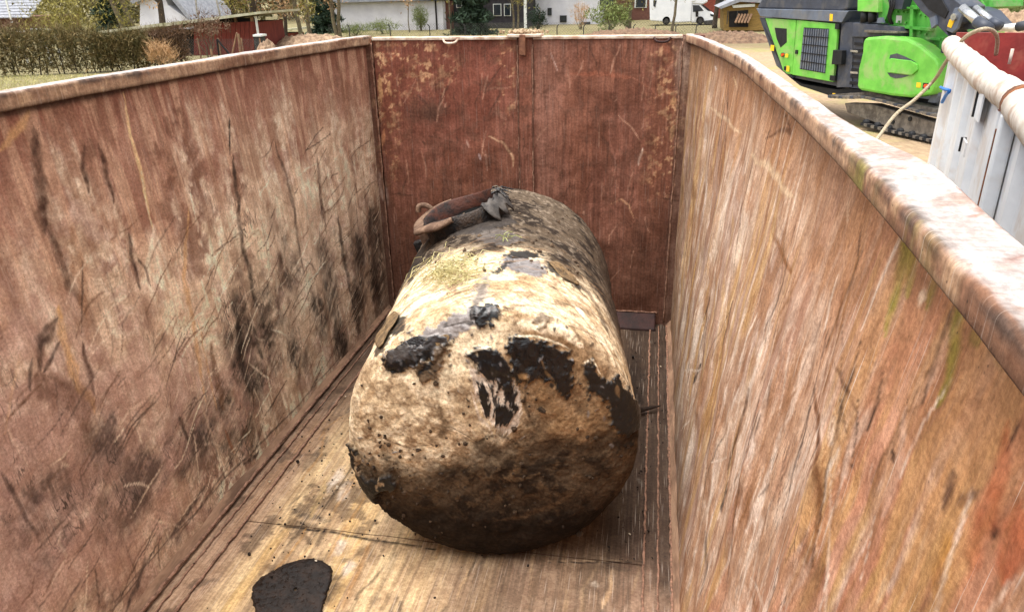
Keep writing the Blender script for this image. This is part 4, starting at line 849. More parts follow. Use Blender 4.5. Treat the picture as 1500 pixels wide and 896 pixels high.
flap([(630, 502), (655, 493), (658, 505), (650, 520), (636, 540), (622, 552), (614, 546), (624, 530), (628, 516)], [.012, .012, .02, .03, .045, .05, .05, .045, .03], M_tars, SH, shell_n, sd=2)
flap([(802, 388), (815, 388), (828, 398), (846, 418), (826, 410)], [.02, .02, .02, .012, .008], M_tars, SH, shell_n, sd=5)
flap([(552, 500), (566, 478), (580, 458), (586, 468), (572, 490), (560, 512)], [.02, .02, .015, .02, .02, .02], M_tars, SH, shell_n, sd=7)
# torn lining hanging over the far side of the manhole
V = []
for i in range(9):
    for j in range(13):
        a = math.radians(-50+j*4.2); t = i/8*(.75+.35*math.sin(j*2.3)**2); rad = .222+.07*t; hgt = .10-.012*t-.085*t*t+.008*math.sin(j*1.7+i)
        V.append(mc + mt*(rad*math.cos(a)) + tax*(rad*math.sin(a)) + mn*(hgt-.01))
o = mesh_np('torn_lining', V, grid_faces(9, 13), M_torn, TANK); sm = o.modifiers.new('t', 'SOLIDIFY'); sm.thickness = .006
mb = MB()
for k in range(7):
    b = mc + mt*.20+tax*(.02+rng.normal(0, .04)) + mn*.10; d = mt*rng.uniform(.04, .10)+tax*rng.normal(0, .03)-mn*rng.uniform(.02, .05)
    mb.tube([b, b+d*.6+mn*.02, b+d*1.2], [.008, .006, .003], 5)
mb.build('frayed_lining', M_tar, TANK)
# clods of mud along the foot of the end cap and on the shell
mb = MB(); M_clod = simple('clods', (74, 56, 39), (38, 29, 22), 40, .95, .5)
def clod(c0, r_):
    import bmesh
    bm = bmesh.new(); bmesh.ops.create_icosphere(bm, subdivisions=1, radius=1); sc = rng.uniform(.6, 1.2, 3)*r_; n0 = len(mb.v)
    for v in bm.verts: mb.v.append(tuple(np.array(v.co)*sc*(1+rng.normal(0, .15))+c0))
    for f in bm.faces: mb.f.append(tuple(n0+v.index for v in f.verts))
    bm.free()
for k in range(150):
    px_, py_ = rng.normal(560, 30), rng.normal(680, 30)
    if k > 50: px_, py_ = rng.uniform(530, 920), rng.uniform(560, 790)
    i_ = CAPS.i((px_, py_))
    if abs(CAPS.x[i_]-px_) < 4: clod(CAPS.P[i_]+SN[i_]*.006, min(.02, rng.lognormal(-5.0, .4)))
tag(mb.build('mud_clods', M_clod, TANK, False), kind='stuff')
mb = MB()
for k in range(110):
    px_, py_ = rng.uniform(620, 880), rng.uniform(310, 400); i_ = SH.i((px_, py_))
    if abs(SH.x[i_]-px_) < 4: clod(SH.P[i_]+shell_n(SH.P[i_])*.004, min(.022, rng.lognormal(-4.9, .45)))
tag(mb.build('mud_clods', simple('grey_clods', (120, 100, 80), (62, 50, 42), 40, .95, .5), TANK, False), kind='stuff')
# ---- straw
mb = MB()
for k in range(340):
    px_, py_ = rng.normal(662, 22), rng.normal(400, 12); i_ = SH.i((px_, py_)); b = SH.P[i_]; n_ = shell_n(b); t1 = np.cross(n_, tax)
    a = rng.uniform(0, 6.28); L = rng.uniform(.03, .11); d = math.cos(a)*t1+math.sin(a)*tax; h0 = rng.uniform(.003, .018)
    mb.tube([b+n_*h0, b+n_*(h0+rng.uniform(.0, .025))+d*L*.5, b+n_*max(.004, h0-rng.uniform(-.01, .02))+d*L+np.cross(n_, d)*rng.normal(0, .02)], [.0018, .0017, .0009], 3, False)
straw = mb.build('straw_clump', simple('straw', (206, 194, 146), (158, 148, 98), 30, .8, 0))
tag(straw, 'clump of pale dry grass stalks lying on top of the tank', 'straw', kind='stuff')
mb = MB()
for (px_, py_) in [(738, 351), (745, 352)]:
    for k in range(5):
        b = SH.P[SH.i((px_+rng.normal(0, 4), py_+rng.normal(0, 2)))]; n_ = shell_n(b); d = np.cross(n_, tax)*rng.normal(0, 1)+tax*rng.normal(0, 1); d /= np.linalg.norm(d)
        mb.tube([b+n_*.02, b+n_*.03+d*.03, b+n_*.02+d*.06], .0016, 3, False)
tag(mb.build('grass_wisp', simple('green_straw', (176, 180, 116), (140, 146, 84), 30, .8, 0)), 'small greenish grass wisps stuck on the muddy back of the tank', 'grass', kind='stuff')

# ================================================================== the yard behind: crusher, second container, cable
VZ = np.array([0, 0, 1.])
# ---- mobile crusher: its side stands on one upright plane that runs away to the left
CP = np.array([5.0, 13.4, 0]); CE = np.array([.46, -.889, 0]); CE /= np.linalg.norm(CE); CN = np.array([CE[1], -CE[0], 0])
if np.dot(CN, CAM-CP) < 0: CN = -CN
CRU = empty('mobile_crusher', tuple(on_plane(1300, 190, CP, CN)*np.array([1, 1, 0])+np.array([0, 0, -.55])))
tag(CRU, 'bright green and dark grey tracked mobile crusher standing behind the white container', 'crusher')
M_green = simple('green_paint', (112, 192, 72), (92, 168, 58), 3, .45, .04, (150, 166, 112), .6, spec=.5)
M_green2 = simple('green_paint_dusty', (84, 168, 66), (64, 136, 52), 4, .55, .06, (136, 146, 108), .65, spec=.4)
M_grey = simple('slate_paint', (62, 68, 82), (50, 55, 66), 4, .5, .06, (110, 106, 98), .3, spec=.4)
M_grey2 = simple('slate_paint_light', (96, 106, 122), (78, 86, 100), 4, .45, .06, (120, 116, 106), .35, spec=.45)
M_black = simple('black_rubber', (30, 31, 35), (18, 19, 22), 8, .6, .1)
M_dusty = simple('dusty_steel', (122, 114, 104), (84, 78, 72), 7, .8, .3, (60, 52, 46), .6)
M_yel = simple('yellow_sticker', (240, 196, 40), (226, 180, 40), 5, .5, 0)
M_whi = simple('white_sticker', (226, 228, 224), (206, 208, 204), 5, .5, 0)
M_org = simple('orange_lamp', (230, 84, 30), (200, 60, 20), 5, .3, 0, spec=.6)
M_chrome = simple('hydraulic_rod', (206, 208, 210), (170, 172, 176), 8, .2, 0, spec=.6, metal=.8)
def cq(px, py, o=0.0):  return on_plane(px, py, CP+CN*o, CN)
def cz(x, y): return (1080+x/3.5714, y/3.5714)              # measured on an enlargement
def cpart(name, pts, mat, o=0.0, t=.05, parent=None, bevel=0, zoomed=True):
    if zoomed: pts = [cz(*p) for p in pts]
    P = [cq(px, py, o) for px, py in pts]
    nrm_ = np.cross(P[1]-P[0], P[2]-P[0]); ar = sum(np.cross(P[i]-P[0], P[i+1]-P[0]) for i in range(1, len(P)-1))
    if np.dot(ar, CN) < 0: P = P[::-1]
    return MB().prism(P, -CN*t).build(name, mat, parent or CRU, bevel=bevel)
def subpart(o, par):
    M = o.matrix_parent_inverse.copy(); o.parent = par; o.matrix_parent_inverse = Matrix.Identity(4); return o
# engine end
cpart('engine_bay', [(118, 92), (545, 122), (580, 60), (600, 455), (575, 462), (270, 402), (205, 345)], M_grey, -.06, 1.7)
cpart('hood', [(125, 0), (140, -130), (600, -130), (575, 50), (545, 60), (100, 45)], M_grey, .05, 1.75, bevel=.04)
cpart('hood_band', [(98, 46), (582, 58), (545, 120), (120, 88)], M_grey2, .09, 1.8, bevel=.015)
cpart('frame_edge', [(116, 92), (143, 95), (240, 372), (285, 395), (290, 408), (205, 345)], M_grey, .03, .12)
pan = cpart('side_panel', [(145, 96), (308, 106), (285, 390), (262, 388), (240, 372)], M_green, .05, .06, bevel=.012)
subpart(cpart('window', [(195, 146), (258, 151), (258, 222), (226, 250), (206, 205)], M_black, .056, .02), pan)
door = cpart('engine_door', [(311, 106), (526, 126), (500, 430), (286, 392)], M_green, .055, .07, bevel=.012)
gr = cpart('grille', [(348, 145), (480, 152), (460, 385), (326, 362)], M_black, .060, .03)
subpart(gr, door)
for k in range(11):
    f = (k+.5)/11; x0, x1 = 348+132*f, 326+134*f; y0, y1 = 145+7*f, 362+23*f; wd_ = 5
    subpart(cpart('louvre', [(x0-wd_, y0+4), (x0+wd_*.2, y0+4), (x1+wd_*.2, y1-4), (x1-wd_, y1-4)], M_grey2, .085, .03), door)
for k in range(1, 5):
    f = k/5; xa_, ya_ = 348-22*f, 145+217*f; xb_, yb_ = 480-20*f, 152+233*f
    subpart(cpart('grille_bar', [(xa_, ya_-2), (xb_, yb_-2), (xb_, yb_+3), (xa_, ya_+3)], M_black, .095, .012), door)
subpart(cpart('handle', [(303, 262), (315, 263), (313, 284), (301, 283)], M_black, .08, .03), door)
for pts in ([(175, 236), (193, 238), (190, 268), (172, 266)], [(252, 282), (266, 283), (264, 302), (250, 301)], [(258, 345), (272, 347), (270, 376), (256, 374)], [(484, 74), (499, 75), (497, 112), (482, 110)], [(498, 488), (512, 489), (511, 502), (497, 501)]):
    cpart('warning_sticker', pts, M_yel, .10, .008)
def lamp(x, y, r_, mat, name, o=.07):
    c_ = cq(*cz(x, y), o); MB().tube([c_-CN*.02, c_+CN*.03], r_, 12).build(name, mat, CRU, False)
lamp(238, 288, .05, M_black, 'switch_bezel'); lamp(238, 288, .035, M_org, 'stop_button', .085)
cpart('socket', [(244, 348), (258, 349), (256, 370), (243, 369)], M_black, .075, .03)
cpart('hinge', [(512, 125), (532, 127), (530, 155), (510, 153)], M_black, .09, .05); cpart('hinge', [(484, 395), (512, 398), (510, 425), (482, 422)], M_black, .09, .05)
cpart('air_duct', [(500, 262), (548, 265), (542, 340), (492, 338)], M_black, .16, .12, bevel=.01)
cpart('bay_column', [(546, 118), (604, 118), (600, 455), (520, 458), (530, 340)], M_grey, .02, 1.6)
# middle column with vents
cpart('vent_column', [(600, 118), (680, 125), (660, 200), (652, 465), (575, 458), (596, 200)], M_grey, .0, 1.5)
for k in range(7):
    y0 = 222+k*34; cpart('vent_slat', [(612-k*4, y0), (658-k*3, y0+3), (657-k*3, y0+18), (610-k*4, y0+15)], M_black, .03, .03)
cpart('shelf_box', [(604, 120), (850, 142), (855, 190), (660, 195), (600, 195)], M_grey, .06, 1.2, bevel=.01)
cpart('shelf_lip', [(665, 158), (838, 165), (838, 176), (662, 170)], M_dusty, .16, .3)
for k in range(3): cpart('latch', [(590, 262+k*112), (630, 265+k*112), (630, 276+k*112), (592, 273+k*112)], M_chrome, .05, .05)
# rounded green cover
outl = [(668, 198), (760, 190), (890, 203), (955, 236), (1040, 306), (1056, 340), (1045, 400), (1030, 458), (1008, 496), (905, 512), (800, 502), (645, 474), (625, 460), (632, 360), (652, 280), (656, 222)]
cov = cpart('engine_cover', outl, M_green, .34, .38, bevel=.13)
subpart(cpart('recess', [(800, 288), (835, 280), (880, 298), (935, 326), (905, 318), (830, 308), (795, 308)], M_grey, .346, .01), cov)
subpart(cpart('recess', [(784, 380), (830, 388), (900, 396), (860, 408), (825, 411), (800, 402)], M_grey, .346, .01), cov)
subpart(cpart('grip', [(800, 306), (905, 318), (940, 338), (942, 368), (910, 395), (790, 380), (782, 345)], M_green, .37, .04, bevel=.012), cov)
subpart(cpart('warning_sticker', [(938, 432), (960, 434), (957, 460), (936, 458)], M_yel, .347, .008), cov)
subpart(cpart('switch_plate', [(972, 434), (1008, 438), (1004, 468), (968, 464)], M_black, .35, .02), cov)
c_ = cq(*cz(988, 450), .36); subpart(MB().tube([c_-CN*.01, c_+CN*.03], .035, 12).build('stop_button', M_org, CRU), cov)
cpart('frame_bracket', [(1038, 380), (1068, 384), (1050, 505), (1030, 540), (995, 535), (1012, 500), (1030, 480)], M_grey2, .15, .1, bevel=.01)
# crusher box
box = cpart('crusher_box', [(790, -60), (1000, -60), (1060, 90), (1105, 190), (1085, 340), (1040, 310), (955, 240), (890, 205), (790, 190)], M_green2, -.15, 1.4)
for pts in ([(800, 128), (1010, 150), (1010, 164), (800, 142)], [(905, 30), (921, 32), (915, 205), (900, 203)], [(800, 32), (940, 40), (940, 50), (800, 42)], [(1062, 195), (1076, 197), (1062, 320), (1050, 310)], [(985, 195), (1070, 206), (1068, 216), (985, 206)]):
    cpart('stiffener', pts, M_green2, -.06, .1)
for (x, y) in [(812, 60), (840, 62), (870, 64), (890, 66), (812, 112), (850, 114), (885, 118), (935, 70), (960, 76), (985, 84), (930, 140), (960, 170), (990, 180), (1010, 260), (940, 200), (970, 225), (1020, 225)]:
    c_ = cq(*cz(x, y), -.14); MB().tube([c_, c_+CN*.035], .022, 6).build('bolt', M_green2, CRU)
cpart('data_plate', [(832, 82), (860, 84), (857, 122), (829, 120)], M_whi, -.14, .012)
cpart('warning_sticker', [(1018, 235), (1040, 238), (1036, 274), (1015, 271)], M_yel, -.14, .012)
cpart('feed_bracket', [(630, -60), (735, -60), (735, 66), (628, 60)], M_green, .1, .5, bevel=.01); cpart('feed_bracket', [(736, -60), (795, -60), (800, 40), (765, 125), (740, 120)], M_green2, -.02, .5)
for x0 in (668, 708):
    a_, b_ = cq(*cz(x0, 62), .0), cq(*cz(x0-2, 118), .0); MB().tube([a_, b_], .085, 14).build('filter_cylinder', M_black, CRU, True)
cpart('lifting_lug', [(735, 95), (755, 92), (764, 120), (730, 122)], M_grey2, .1, .05)
cpart('hose_cover', [(800, -60), (890, -60), (860, 50), (820, 48)], M_grey, .05, .3)
for k in range(3):
    pts = [cq(*cz(790+k*16, -20), .12), cq(*cz(800+k*10, 30), .14), cq(*cz(790+k*6, 90), .1), cq(*cz(805+k*4, 128), .0)]
    MB().tube(smooth_path(pts, 5), .022, 7).build('hose', M_black, CRU, True)
cpart('hose_guard', [(1085, 245), (1098, 247), (1090, 300), (1075, 330), (1068, 320)], M_yel, .0, .05)
a_ = [cq(*cz(*p), .05) for p in [(1100, 200), (1075, 260), (1064, 330), (1050, 400)]]; MB().tube(smooth_path(a_, 5), .03, 8).build('hose', M_grey, CRU, True)
# folded conveyor arm, in front
cpart('conveyor_arm', [(870, -60), (1060, -60), (1185, 35), (1160, 120), (1135, 130), (1090, 165), (1110, 200), (1040, 130), (960, 60)], M_grey, .55, .5, bevel=.02)
cpart('conveyor_pocket', [(935, -30), (1060, -20), (1105, 60), (1085, 100), (1000, 50)], M_black, .57, .04, bevel=.01)
cpart('arm_plate', [(1135, 45), (1168, 38), (1180, 65), (1150, 150), (1125, 175), (1092, 160), (1105, 120)], M_grey2, .62, .06, bevel=.01)
cpart('warning_sticker', [(1110, 103), (1135, 110), (1118, 148), (1098, 140)], M_yel, .63, .01)
c_ = cq(*cz(1138, 90), .63); MB().tube([c_-CN*.02, c_+CN*.04], .06, 14).build('pivot_pin', M_chrome, CRU)
cpart('arm_lug', [(1005, 95), (1035, 84), (1040, 130), (1015, 150)], M_grey2, .6, .08)
cpart('tail_conveyor', [(1180, 40), (1240, 60), (1320, 150), (1300, 160), (1160, 150), (1160, 120)], M_grey, .3, .6)
def rod(p0_, p1_, r_, mat, o=.5, name='hydraulic_rod'):
    MB().tube([cq(*cz(*p0_), o), cq(*cz(*p1_), o)], r_, 12).build(name, mat, CRU, True)
rod((1175, 42), (1270, 125), .075, M_chrome, .7); rod((1255, 112), (1318, 160), .10, M_grey, .7, 'hydraulic_cylinder'); rod((1245, 42), (1335, 118), .06, M_chrome, .4); rod((1330, 112), (1375, 140), .08, M_grey, .4, 'hydraulic_cylinder')
rod((1375, 150), (1480, 140), .06, M_whi, .2, 'return_roller'); rod((1470, 142), (1540, 125), .08, M_grey, .2, 'drive_drum')
cpart('upper_frame', [(1150, -60), (1320, -60), (1318, 38), (1270, 50), (1235, 36), (1190, 38)], M_green2, -.3, .8)
for k in range(3): cpart('frame_brace', [(1160+k*45, -10), (1175+k*45, -12), (1215+k*40, 40), (1200+k*40, 42)], M_green2, -.25, .1)
# tracks
cpart('chassis', [(270, 402), (340, 440), (520, 470), (575, 462), (650, 470), (1000, 520), (1045, 545), (1040, 585), (700, 520), (480, 500), (330, 450)], M_black, -.05, 1.4)
tr = cpart('track_frame', [(560, 540), (700, 545), (1032, 640), (1018, 720), (860, 690), (640, 615), (575, 590)], M_dusty, .25, .3, bevel=.02)
for (x, y) in [(850, 592), (815, 638), (905, 622)]:
    c_ = cq(*cz(x, y), .255); subpart(MB().tube([c_-CN*.02, c_+CN*.02], .045, 10).build('track_hole', M_black, CRU), tr)
for k in range(30):                                            # upper run and lower run of the crawler belt
    f = k/29; x = 480+555*f; y = 505+ (0 if f < .3 else (f-.3)/.7*98) + 4*math.sin(f*9)
    cpart('track_shoe', [(x-7, y-6), (x+10, y-3), (x+10, y+10), (x-7, y+7)], M_dusty if k % 3 else M_grey, .36, .55)
for k in range(22):
    f = k/21; x = 650+380*f; y = 648+92*f; cpart('track_shoe', [(x-7, y-6), (x+9, y-2), (x+9, y+12), (x-7, y+8)], M_dusty if k % 2 else M_black, .36, .55)
for k in range(6):
    f = k/5; c_ = cq(*cz(690+300*f, 640+78*f), .2); MB().tube([c_-CN*.1, c_+CN*.12], .07, 12).build('track_roller', M_black, CRU, True)
cpart('side_walk', [(480, 495), (700, 480), (1040, 575), (1036, 606), (700, 512), (490, 512)], M_dusty, .20, .5)

# ---- white container on the right, red inside
Wt = 2.05
wa, wb = on_z(1397, 52, Wt), on_z(1500, 130, Wt); wd = (wb-wa); wd[2] = 0; wd /= np.linalg.norm(wd); wn_ = np.array([-wd[1], wd[0], 0]);
if np.dot(wn_, CAM-wa) < 0: wn_ = -wn_
WHC = empty('white_container', (wa[0], wa[1], -.45)); tag(WHC, 'dented white open-top container with thick pipe rim and red inside', 'container')
M_wcon = simple('chalky_white_paint', (226, 230, 234), (212, 217, 222), 5, .6, .12, (186, 160, 130), .35)
M_wrim = simple('scuffed_white_rim', (212, 204, 194), (186, 174, 160), 9, .65, .2, (150, 110, 82), .55)
M_red = simple('red_inside', (150, 56, 52), (120, 44, 42), 5, .7, .15, (170, 110, 90), .35)
M_rusts = simple('rust_streak', (140, 88, 54), (92, 58, 40), 20, .9, .3)
LW_ = 6.2; rw = .072
pts = []
for k in range(60):
    s_ = k/59*LW_; kink = np.array([0, 0, -.02*math.exp(-((s_-2.4)/.5)**2)]) + wn_*(.02*math.sin(s_*1.5)); pts.append(wa+wd*s_+kink+np.array([0, 0, -rw]))
MB().tube(pts[:33], [rw*(1+.04*math.sin(k*1.9)) for k in range(33)], 18).build('rim_pipe', M_wrim, WHC, True)
MB().tube([p_+wn_*.01 for p_ in pts[33:]], [rw*1.06]*len(pts[33:]), 18).build('rim_pipe', M_wrim, WHC, True)
MB().tube([pts[32], pts[33]], rw*1.12, 18).build('rim_sleeve', M_rusts, WHC, True)
zb = -.40; s_ = 0; k = 0
while s_ < LW_:                                              # wall panels between pressed ribs
    wp = .52; rb = .10
    b = wa+wd*s_; q = [b+wn_*.0, b+wd*wp, b+wd*(wp+.03)+wn_*.035, b+wd*(wp+rb)+wn_*.035, b+wd*(wp+rb+.03)]
    mb = MB(); lo = [np.array([p_[0], p_[1], zb]) for p_ in q]; hi = [np.array([p_[0], p_[1], Wt-.13]) for p_ in q]
    for i in range(4): mb.quad(lo[i], lo[i+1], hi[i+1], hi[i])
    mb.build('wall_panel', M_wcon, WHC); s_ += wp+rb+.03; k += 1
ph = wa+wd*3.5+wn_*.045
MB().hexa([ph+wd*a_+wn_*b_+np.array([0, 0, zb-ph[2]]) for a_, b_ in ((-.03, -.04), (.03, -.04), (.03, .02), (-.03, .02))], [ph+wd*a_+wn_*b_+np.array([0, 0, Wt-.10-ph[2]]) for a_, b_ in ((-.03, -.04), (.03, -.04), (.03, .02), (-.03, .02))]).build('upright', M_wcon, WHC, bevel=.01)
MB().hexa([ph+wd*a_+wn_*b_+np.array([0, 0, zb-ph[2]]) for a_, b_ in ((-.05, -.03), (-.032, -.03), (-.032, .022), (-.05, .022))], [ph+wd*a_+wn_*b_+np.array([0, 0, Wt-.17-ph[2]]) for a_, b_ in ((-.05, -.03), (-.032, -.03), (-.032, .022), (-.05, .022))]).build('rust_seam', M_rusts, WHC)
for (px_, py_, w_, h_) in ((1436, 150, .09, .09), (1412, 216, .08, .04)):           # lashing pockets
    c_ = on_plane(px_, py_, wa+wn_*.04, wn_); MB().obox(c_, wd, wn_, VZ, w_, .004, h_).build('lashing_pocket', M_wcon, WHC)
    MB().obox(c_-wd*(w_+.01), wd, wn_, VZ, .008, .014, h_).build('pocket_slot', M_black, WHC)
inn = -wn_
MB().hexa([wa+wd*.0+inn*.02+np.array([0, 0, zb-wa[2]]), wa+inn*2.3+np.array([0, 0, zb-wa[2]]), wa+inn*2.3-wd*.05+np.array([0, 0, zb-wa[2]]), wa-wd*.05+inn*.02+np.array([0, 0, zb-wa[2]])],
          [wa+inn*.02+VZ*.02, wa+inn*2.3+VZ*.02, wa+inn*2.3-wd*.05+VZ*.02, wa-wd*.05+inn*.02+VZ*.02]).build('end_wall', M_red, WHC)
MB().hexa([wa+inn*2.3+np.array([0, 0, zb-wa[2]])+wd*a_+inn*b_ for a_, b_ in ((0, 0), (LW_, 0), (LW_, .05), (0, .05))], [wa+inn*2.3+wd*a_+inn*b_ for a_, b_ in ((0, 0), (LW_, 0), (LW_, .05), (0, .05))]).build('far_wall', M_red, WHC)
MB().hexa([wa+VZ*(-2.35)+wd*a_+inn*b_ for a_, b_ in ((0, .03), (LW_, .03), (LW_, 2.3), (0, 2.3))], [wa+VZ*(-2.25)+wd*a_+inn*b_ for a_, b_ in ((0, .03), (LW_, .03), (LW_, 2.3), (0, 2.3))]).build('floor', M_red, WHC)
c_ = on_plane(1481, 82, wa+wd*.35, wd); MB().tube([c_-VZ*.06, c_+VZ*.05], .012, 8).build('inside_handle', M_wrim, WHC, True)
# ---- rope and blue string
M_rope = simple('hemp_rope', (190, 176, 150), (150, 136, 112), 60, .9, .5)
rp = [on_y(px_, py_, y_) for px_, py_, y_ in ((1272, 222, .6), (1284, 205, .8), (1312, 168, 1.2), (1340, 146, 1.45), (1368, 118, 1.55), (1385, 92, 1.1), (1402, 68, .8), (1418, 52, .6), (1440, 43, .5), (1455, 46, .6), (1461, 58, .7), (1459, 80, .85))]
rope = MB().tube(smooth_path(rp, 7), .014, 8).build('rope', M_rope, None, True); tag(rope, 'beige rope slung over the white pipe rim and down beside the crusher', 'rope')
rp = [on_y(px_, py_, 1.7) for px_, py_ in ((1448, 70), (1456, 63), (1468, 62), (1470, 72), (1466, 82))]
tag(MB().tube(smooth_path(rp, 6), .004, 6).build('wire_loop', M_rope, None, True), 'thin pale wire loop hanging inside the red container wall', 'wire')
bs = [on_plane(px_, py_, wa+wn_*.05, wn_) for px_, py_ in ((1378, 128), (1384, 131), (1391, 133), (1386, 139), (1380, 150))]
tag(MB().tube(smooth_path(bs, 4), .012, 5).build('blue_string', simple('blue_twine', (60, 140, 220), (40, 110, 200), 20, .6, 0), None, True), 'short piece of blue string tied to the corner of the white container', 'string')

# ================================================================== the far side of the yard
def wall_part(name, pts, Y0, depth, mat, parent, bevel=0):
    """pts: outline measured in the photograph, standing upright at distance y = Y0, with real depth behind it."""
    P = [on_y(px, py, Y0) for px, py in pts]
    ar = sum(np.cross(P[i]-P[0], P[i+1]-P[0]) for i in range(1, len(P)-1))
    if ar[1] > 0: P = P[::-1]
    return MB().prism(P, (0, depth, 0)).build(name, mat, parent, bevel=bevel)
def thing(name, label, cat, px, Y0, group=None):
    p_ = on_y(px, 45, Y0); o = empty(name, (p_[0], Y0, float(ground_z(p_[0], Y0)))); return tag(o, label, cat, group)
def gzp(px, Y0): p_ = on_y(px, 45, Y0); return float(ground_z(p_[0], Y0))
def box_px(name, x0, x1, ytop, Y0, depth, mat, parent, zbot=None, ybot=None, bevel=0):
    a, b = on_y(x0, ytop, Y0), on_y(x1, ytop, Y0); zb_ = on_y(x0, ybot, Y0)[2] if ybot is not None else (gzp(x0, Y0)-.15 if zbot is None else zbot)
    return MB().box(a[0], b[0], Y0, Y0+depth, zb_, (a[2]+b[2])/2).build(name, mat, parent, bevel=bevel)
M_redw = simple('red_stained_boards', (126, 54, 42), (92, 40, 33), 3, .8, .2, (84, 44, 36), .4, stretch=(6, 6, .5))
M_roofm = simple('mossy_roof_felt', (188, 184, 164), (150, 150, 116), 2, .9, .3, (214, 208, 196), .5)
M_timber = simple('grey_timber', (150, 118, 92), (112, 88, 70), 5, .85, .3)
M_dark = simple('dark_opening', (38, 34, 33), (26, 24, 24), 4, .9, 0)
M_render = simple('white_render', (214, 214, 220), (200, 200, 208), 1.2, .85, .1, (186, 182, 178), .25)
M_tile = simple('grey_tiles', (150, 152, 158), (122, 124, 132), 3, .7, .3)
M_brick = simple('brown_brick', (120, 82, 70), (96, 66, 58), 4, .9, .2)
M_brick2 = simple('red_brick', (146, 76, 62), (116, 60, 50), 4, .9, .2)
M_glass = simple('dark_glass', (46, 54, 62), (30, 36, 42), 2, .15, 0, spec=.6)
M_wire = simple('grey_wire', (92, 90, 86), (70, 68, 64), 10, .6, 0)
M_concrete = simple('concrete_post', (70, 68, 66), (48, 47, 46), 5, .85, .2)
# ---- red shed with a shallow lean-to roof
SY = 40.0
SHED = thing('garden_shed', 'red boarded shed with shallow mossy roof beyond the left rim', 'shed', 330, SY)
for k in range(13):
    x0 = 284+k*6.8; wall_part('board', [(x0, 36-k*.35), (x0+6.3, 36-k*.35), (x0+6.3, 96), (x0, 96)], SY+(.02 if k % 2 else 0), .05, M_redw, SHED)
box_px('inner_wall', 284, 371, 34, SY+.15, 4, M_redw, SHED, bevel=0)
wall_part('roof', [(205, 43), (225, 37), (250, 33), (382, 17), (382, 20.5), (250, 38), (225, 41), (205, 47)], SY-.6, 5.5, M_roofm, SHED)
wall_part('roof', [(143, 46), (238, 34), (238, 38.5), (148, 49)], SY-.7, 4.5, M_roofm, SHED)
box_px('clerestory', 312, 371, 27, SY+.3, .2, M_dark, SHED, ybot=36)
for x0 in (316, 342, 366): box_px('clerestory_post', x0, x0+3, 25, SY+.1, .15, M_timber, SHED, ybot=36)
box_px('downpipe', 372.5, 375, 24, SY-.05, .1, M_whi, SHED, ybot=52)
box_px('dark_bay', 150, 282, 46, SY+1.2, 2, M_dark, SHED)
# ---- little hut further back
HUT = thing('small_hut', 'small brick hut with pale green flat roof behind the soil heap', 'hut', 415, 58)
box_px('wall', 396, 430, 49, 58, 2, M_brick2, HUT); wall_part('roof', [(389, 46), (436, 41), (437, 44), (392, 49.5)], 57.6, 3, M_roofm, HUT)
# ---- wire fence, brace and planks next to the shed
WF = thing('wire_mesh_fence', 'low wire mesh fence with thin posts in front of the red shed', 'fence', 300, 36)
def mesh_wire(name, x0, x1, yt, yb, Y0, st, r_, parent):
    a, b = on_y(x0, yt, Y0), on_y(x1, yb, Y0); mb = MB(); w_, h_ = b[0]-a[0], a[2]-b[2]; k = -int(h_/st)
    while k*st < w_:
        for sg_ in (1, -1):
            p0_ = [k*st, 0] if sg_ > 0 else [k*st, h_]; p1_ = [k*st+h_, h_] if sg_ > 0 else [k*st+h_, 0]
            t0 = max(0, -p0_[0]/h_); t1 = min(1, (w_-p0_[0])/h_)
            if t1 > t0:
                q0 = (a[0]+p0_[0]+(p1_[0]-p0_[0])*t0, Y0, b[2]+p0_[1]+(p1_[1]-p0_[1])*t0); q1 = (a[0]+p0_[0]+(p1_[0]-p0_[0])*t1, Y0, b[2]+p0_[1]+(p1_[1]-p0_[1])*t1)
                mb.tube([q0, q1], r_, 3, False)
        k += 1
    o = mb.build(name, M_wire, parent); return tag(o, kind='stuff')
mesh_wire('wire_mesh', 262, 380, 58, 90, 36, .16, .006, WF)
for x0 in (264, 288, 318, 352, 379): box_px('post', x0, x0+1.6, 56, 36, .06, M_timber, WF)
BR_ = thing('timber_brace', 'dark angled timber brace in front of the wire fence', 'brace', 325, 33)
p0_, p1_, p2_ = on_y(318, 58, 33), on_y(338, 82, 33), on_y(320, 84, 33)
MB().tube([p0_, p1_], .05, 6).build('strut', M_dark, BR_); MB().tube([p0_, p2_-VZ*.8], .05, 6).build('post', M_dark, BR_)
PK = MB(); a, b = on_y(349, 50, 32), on_y(352, 84, 32); PK.tube([b-VZ*.8, a], .06, 6); tag(PK.build('white_stake', M_timber), 'pale upright wooden stake behind the left rim', 'stake')
PK = MB(); a, b = on_y(347, 48, 32.2), on_y(332, 70, 32.2); PK.tube([b-VZ*.9, a], .04, 6); tag(PK.build('leaning_stake', M_timber), 'thin leaning wooden pole beside the pale stake', 'pole')
PK = MB(); a, b = on_y(309, 72, 30), on_y(311, 90, 30); PK.tube([b-VZ*1, a], .05, 6); tag(PK.build('short_peg', M_timber), 'short orange-brown peg just above the left rim', 'peg')
BIN = thing('waste_bin', 'dark waste bin with pale lid next to the shed corner', 'bin', 377, 37); box_px('body', 371, 381, 54, 37, .6, M_concrete, BIN); box_px('lid', 370, 382, 51, 36.95, .7, M_whi, BIN, ybot=54)
box_px_ = None
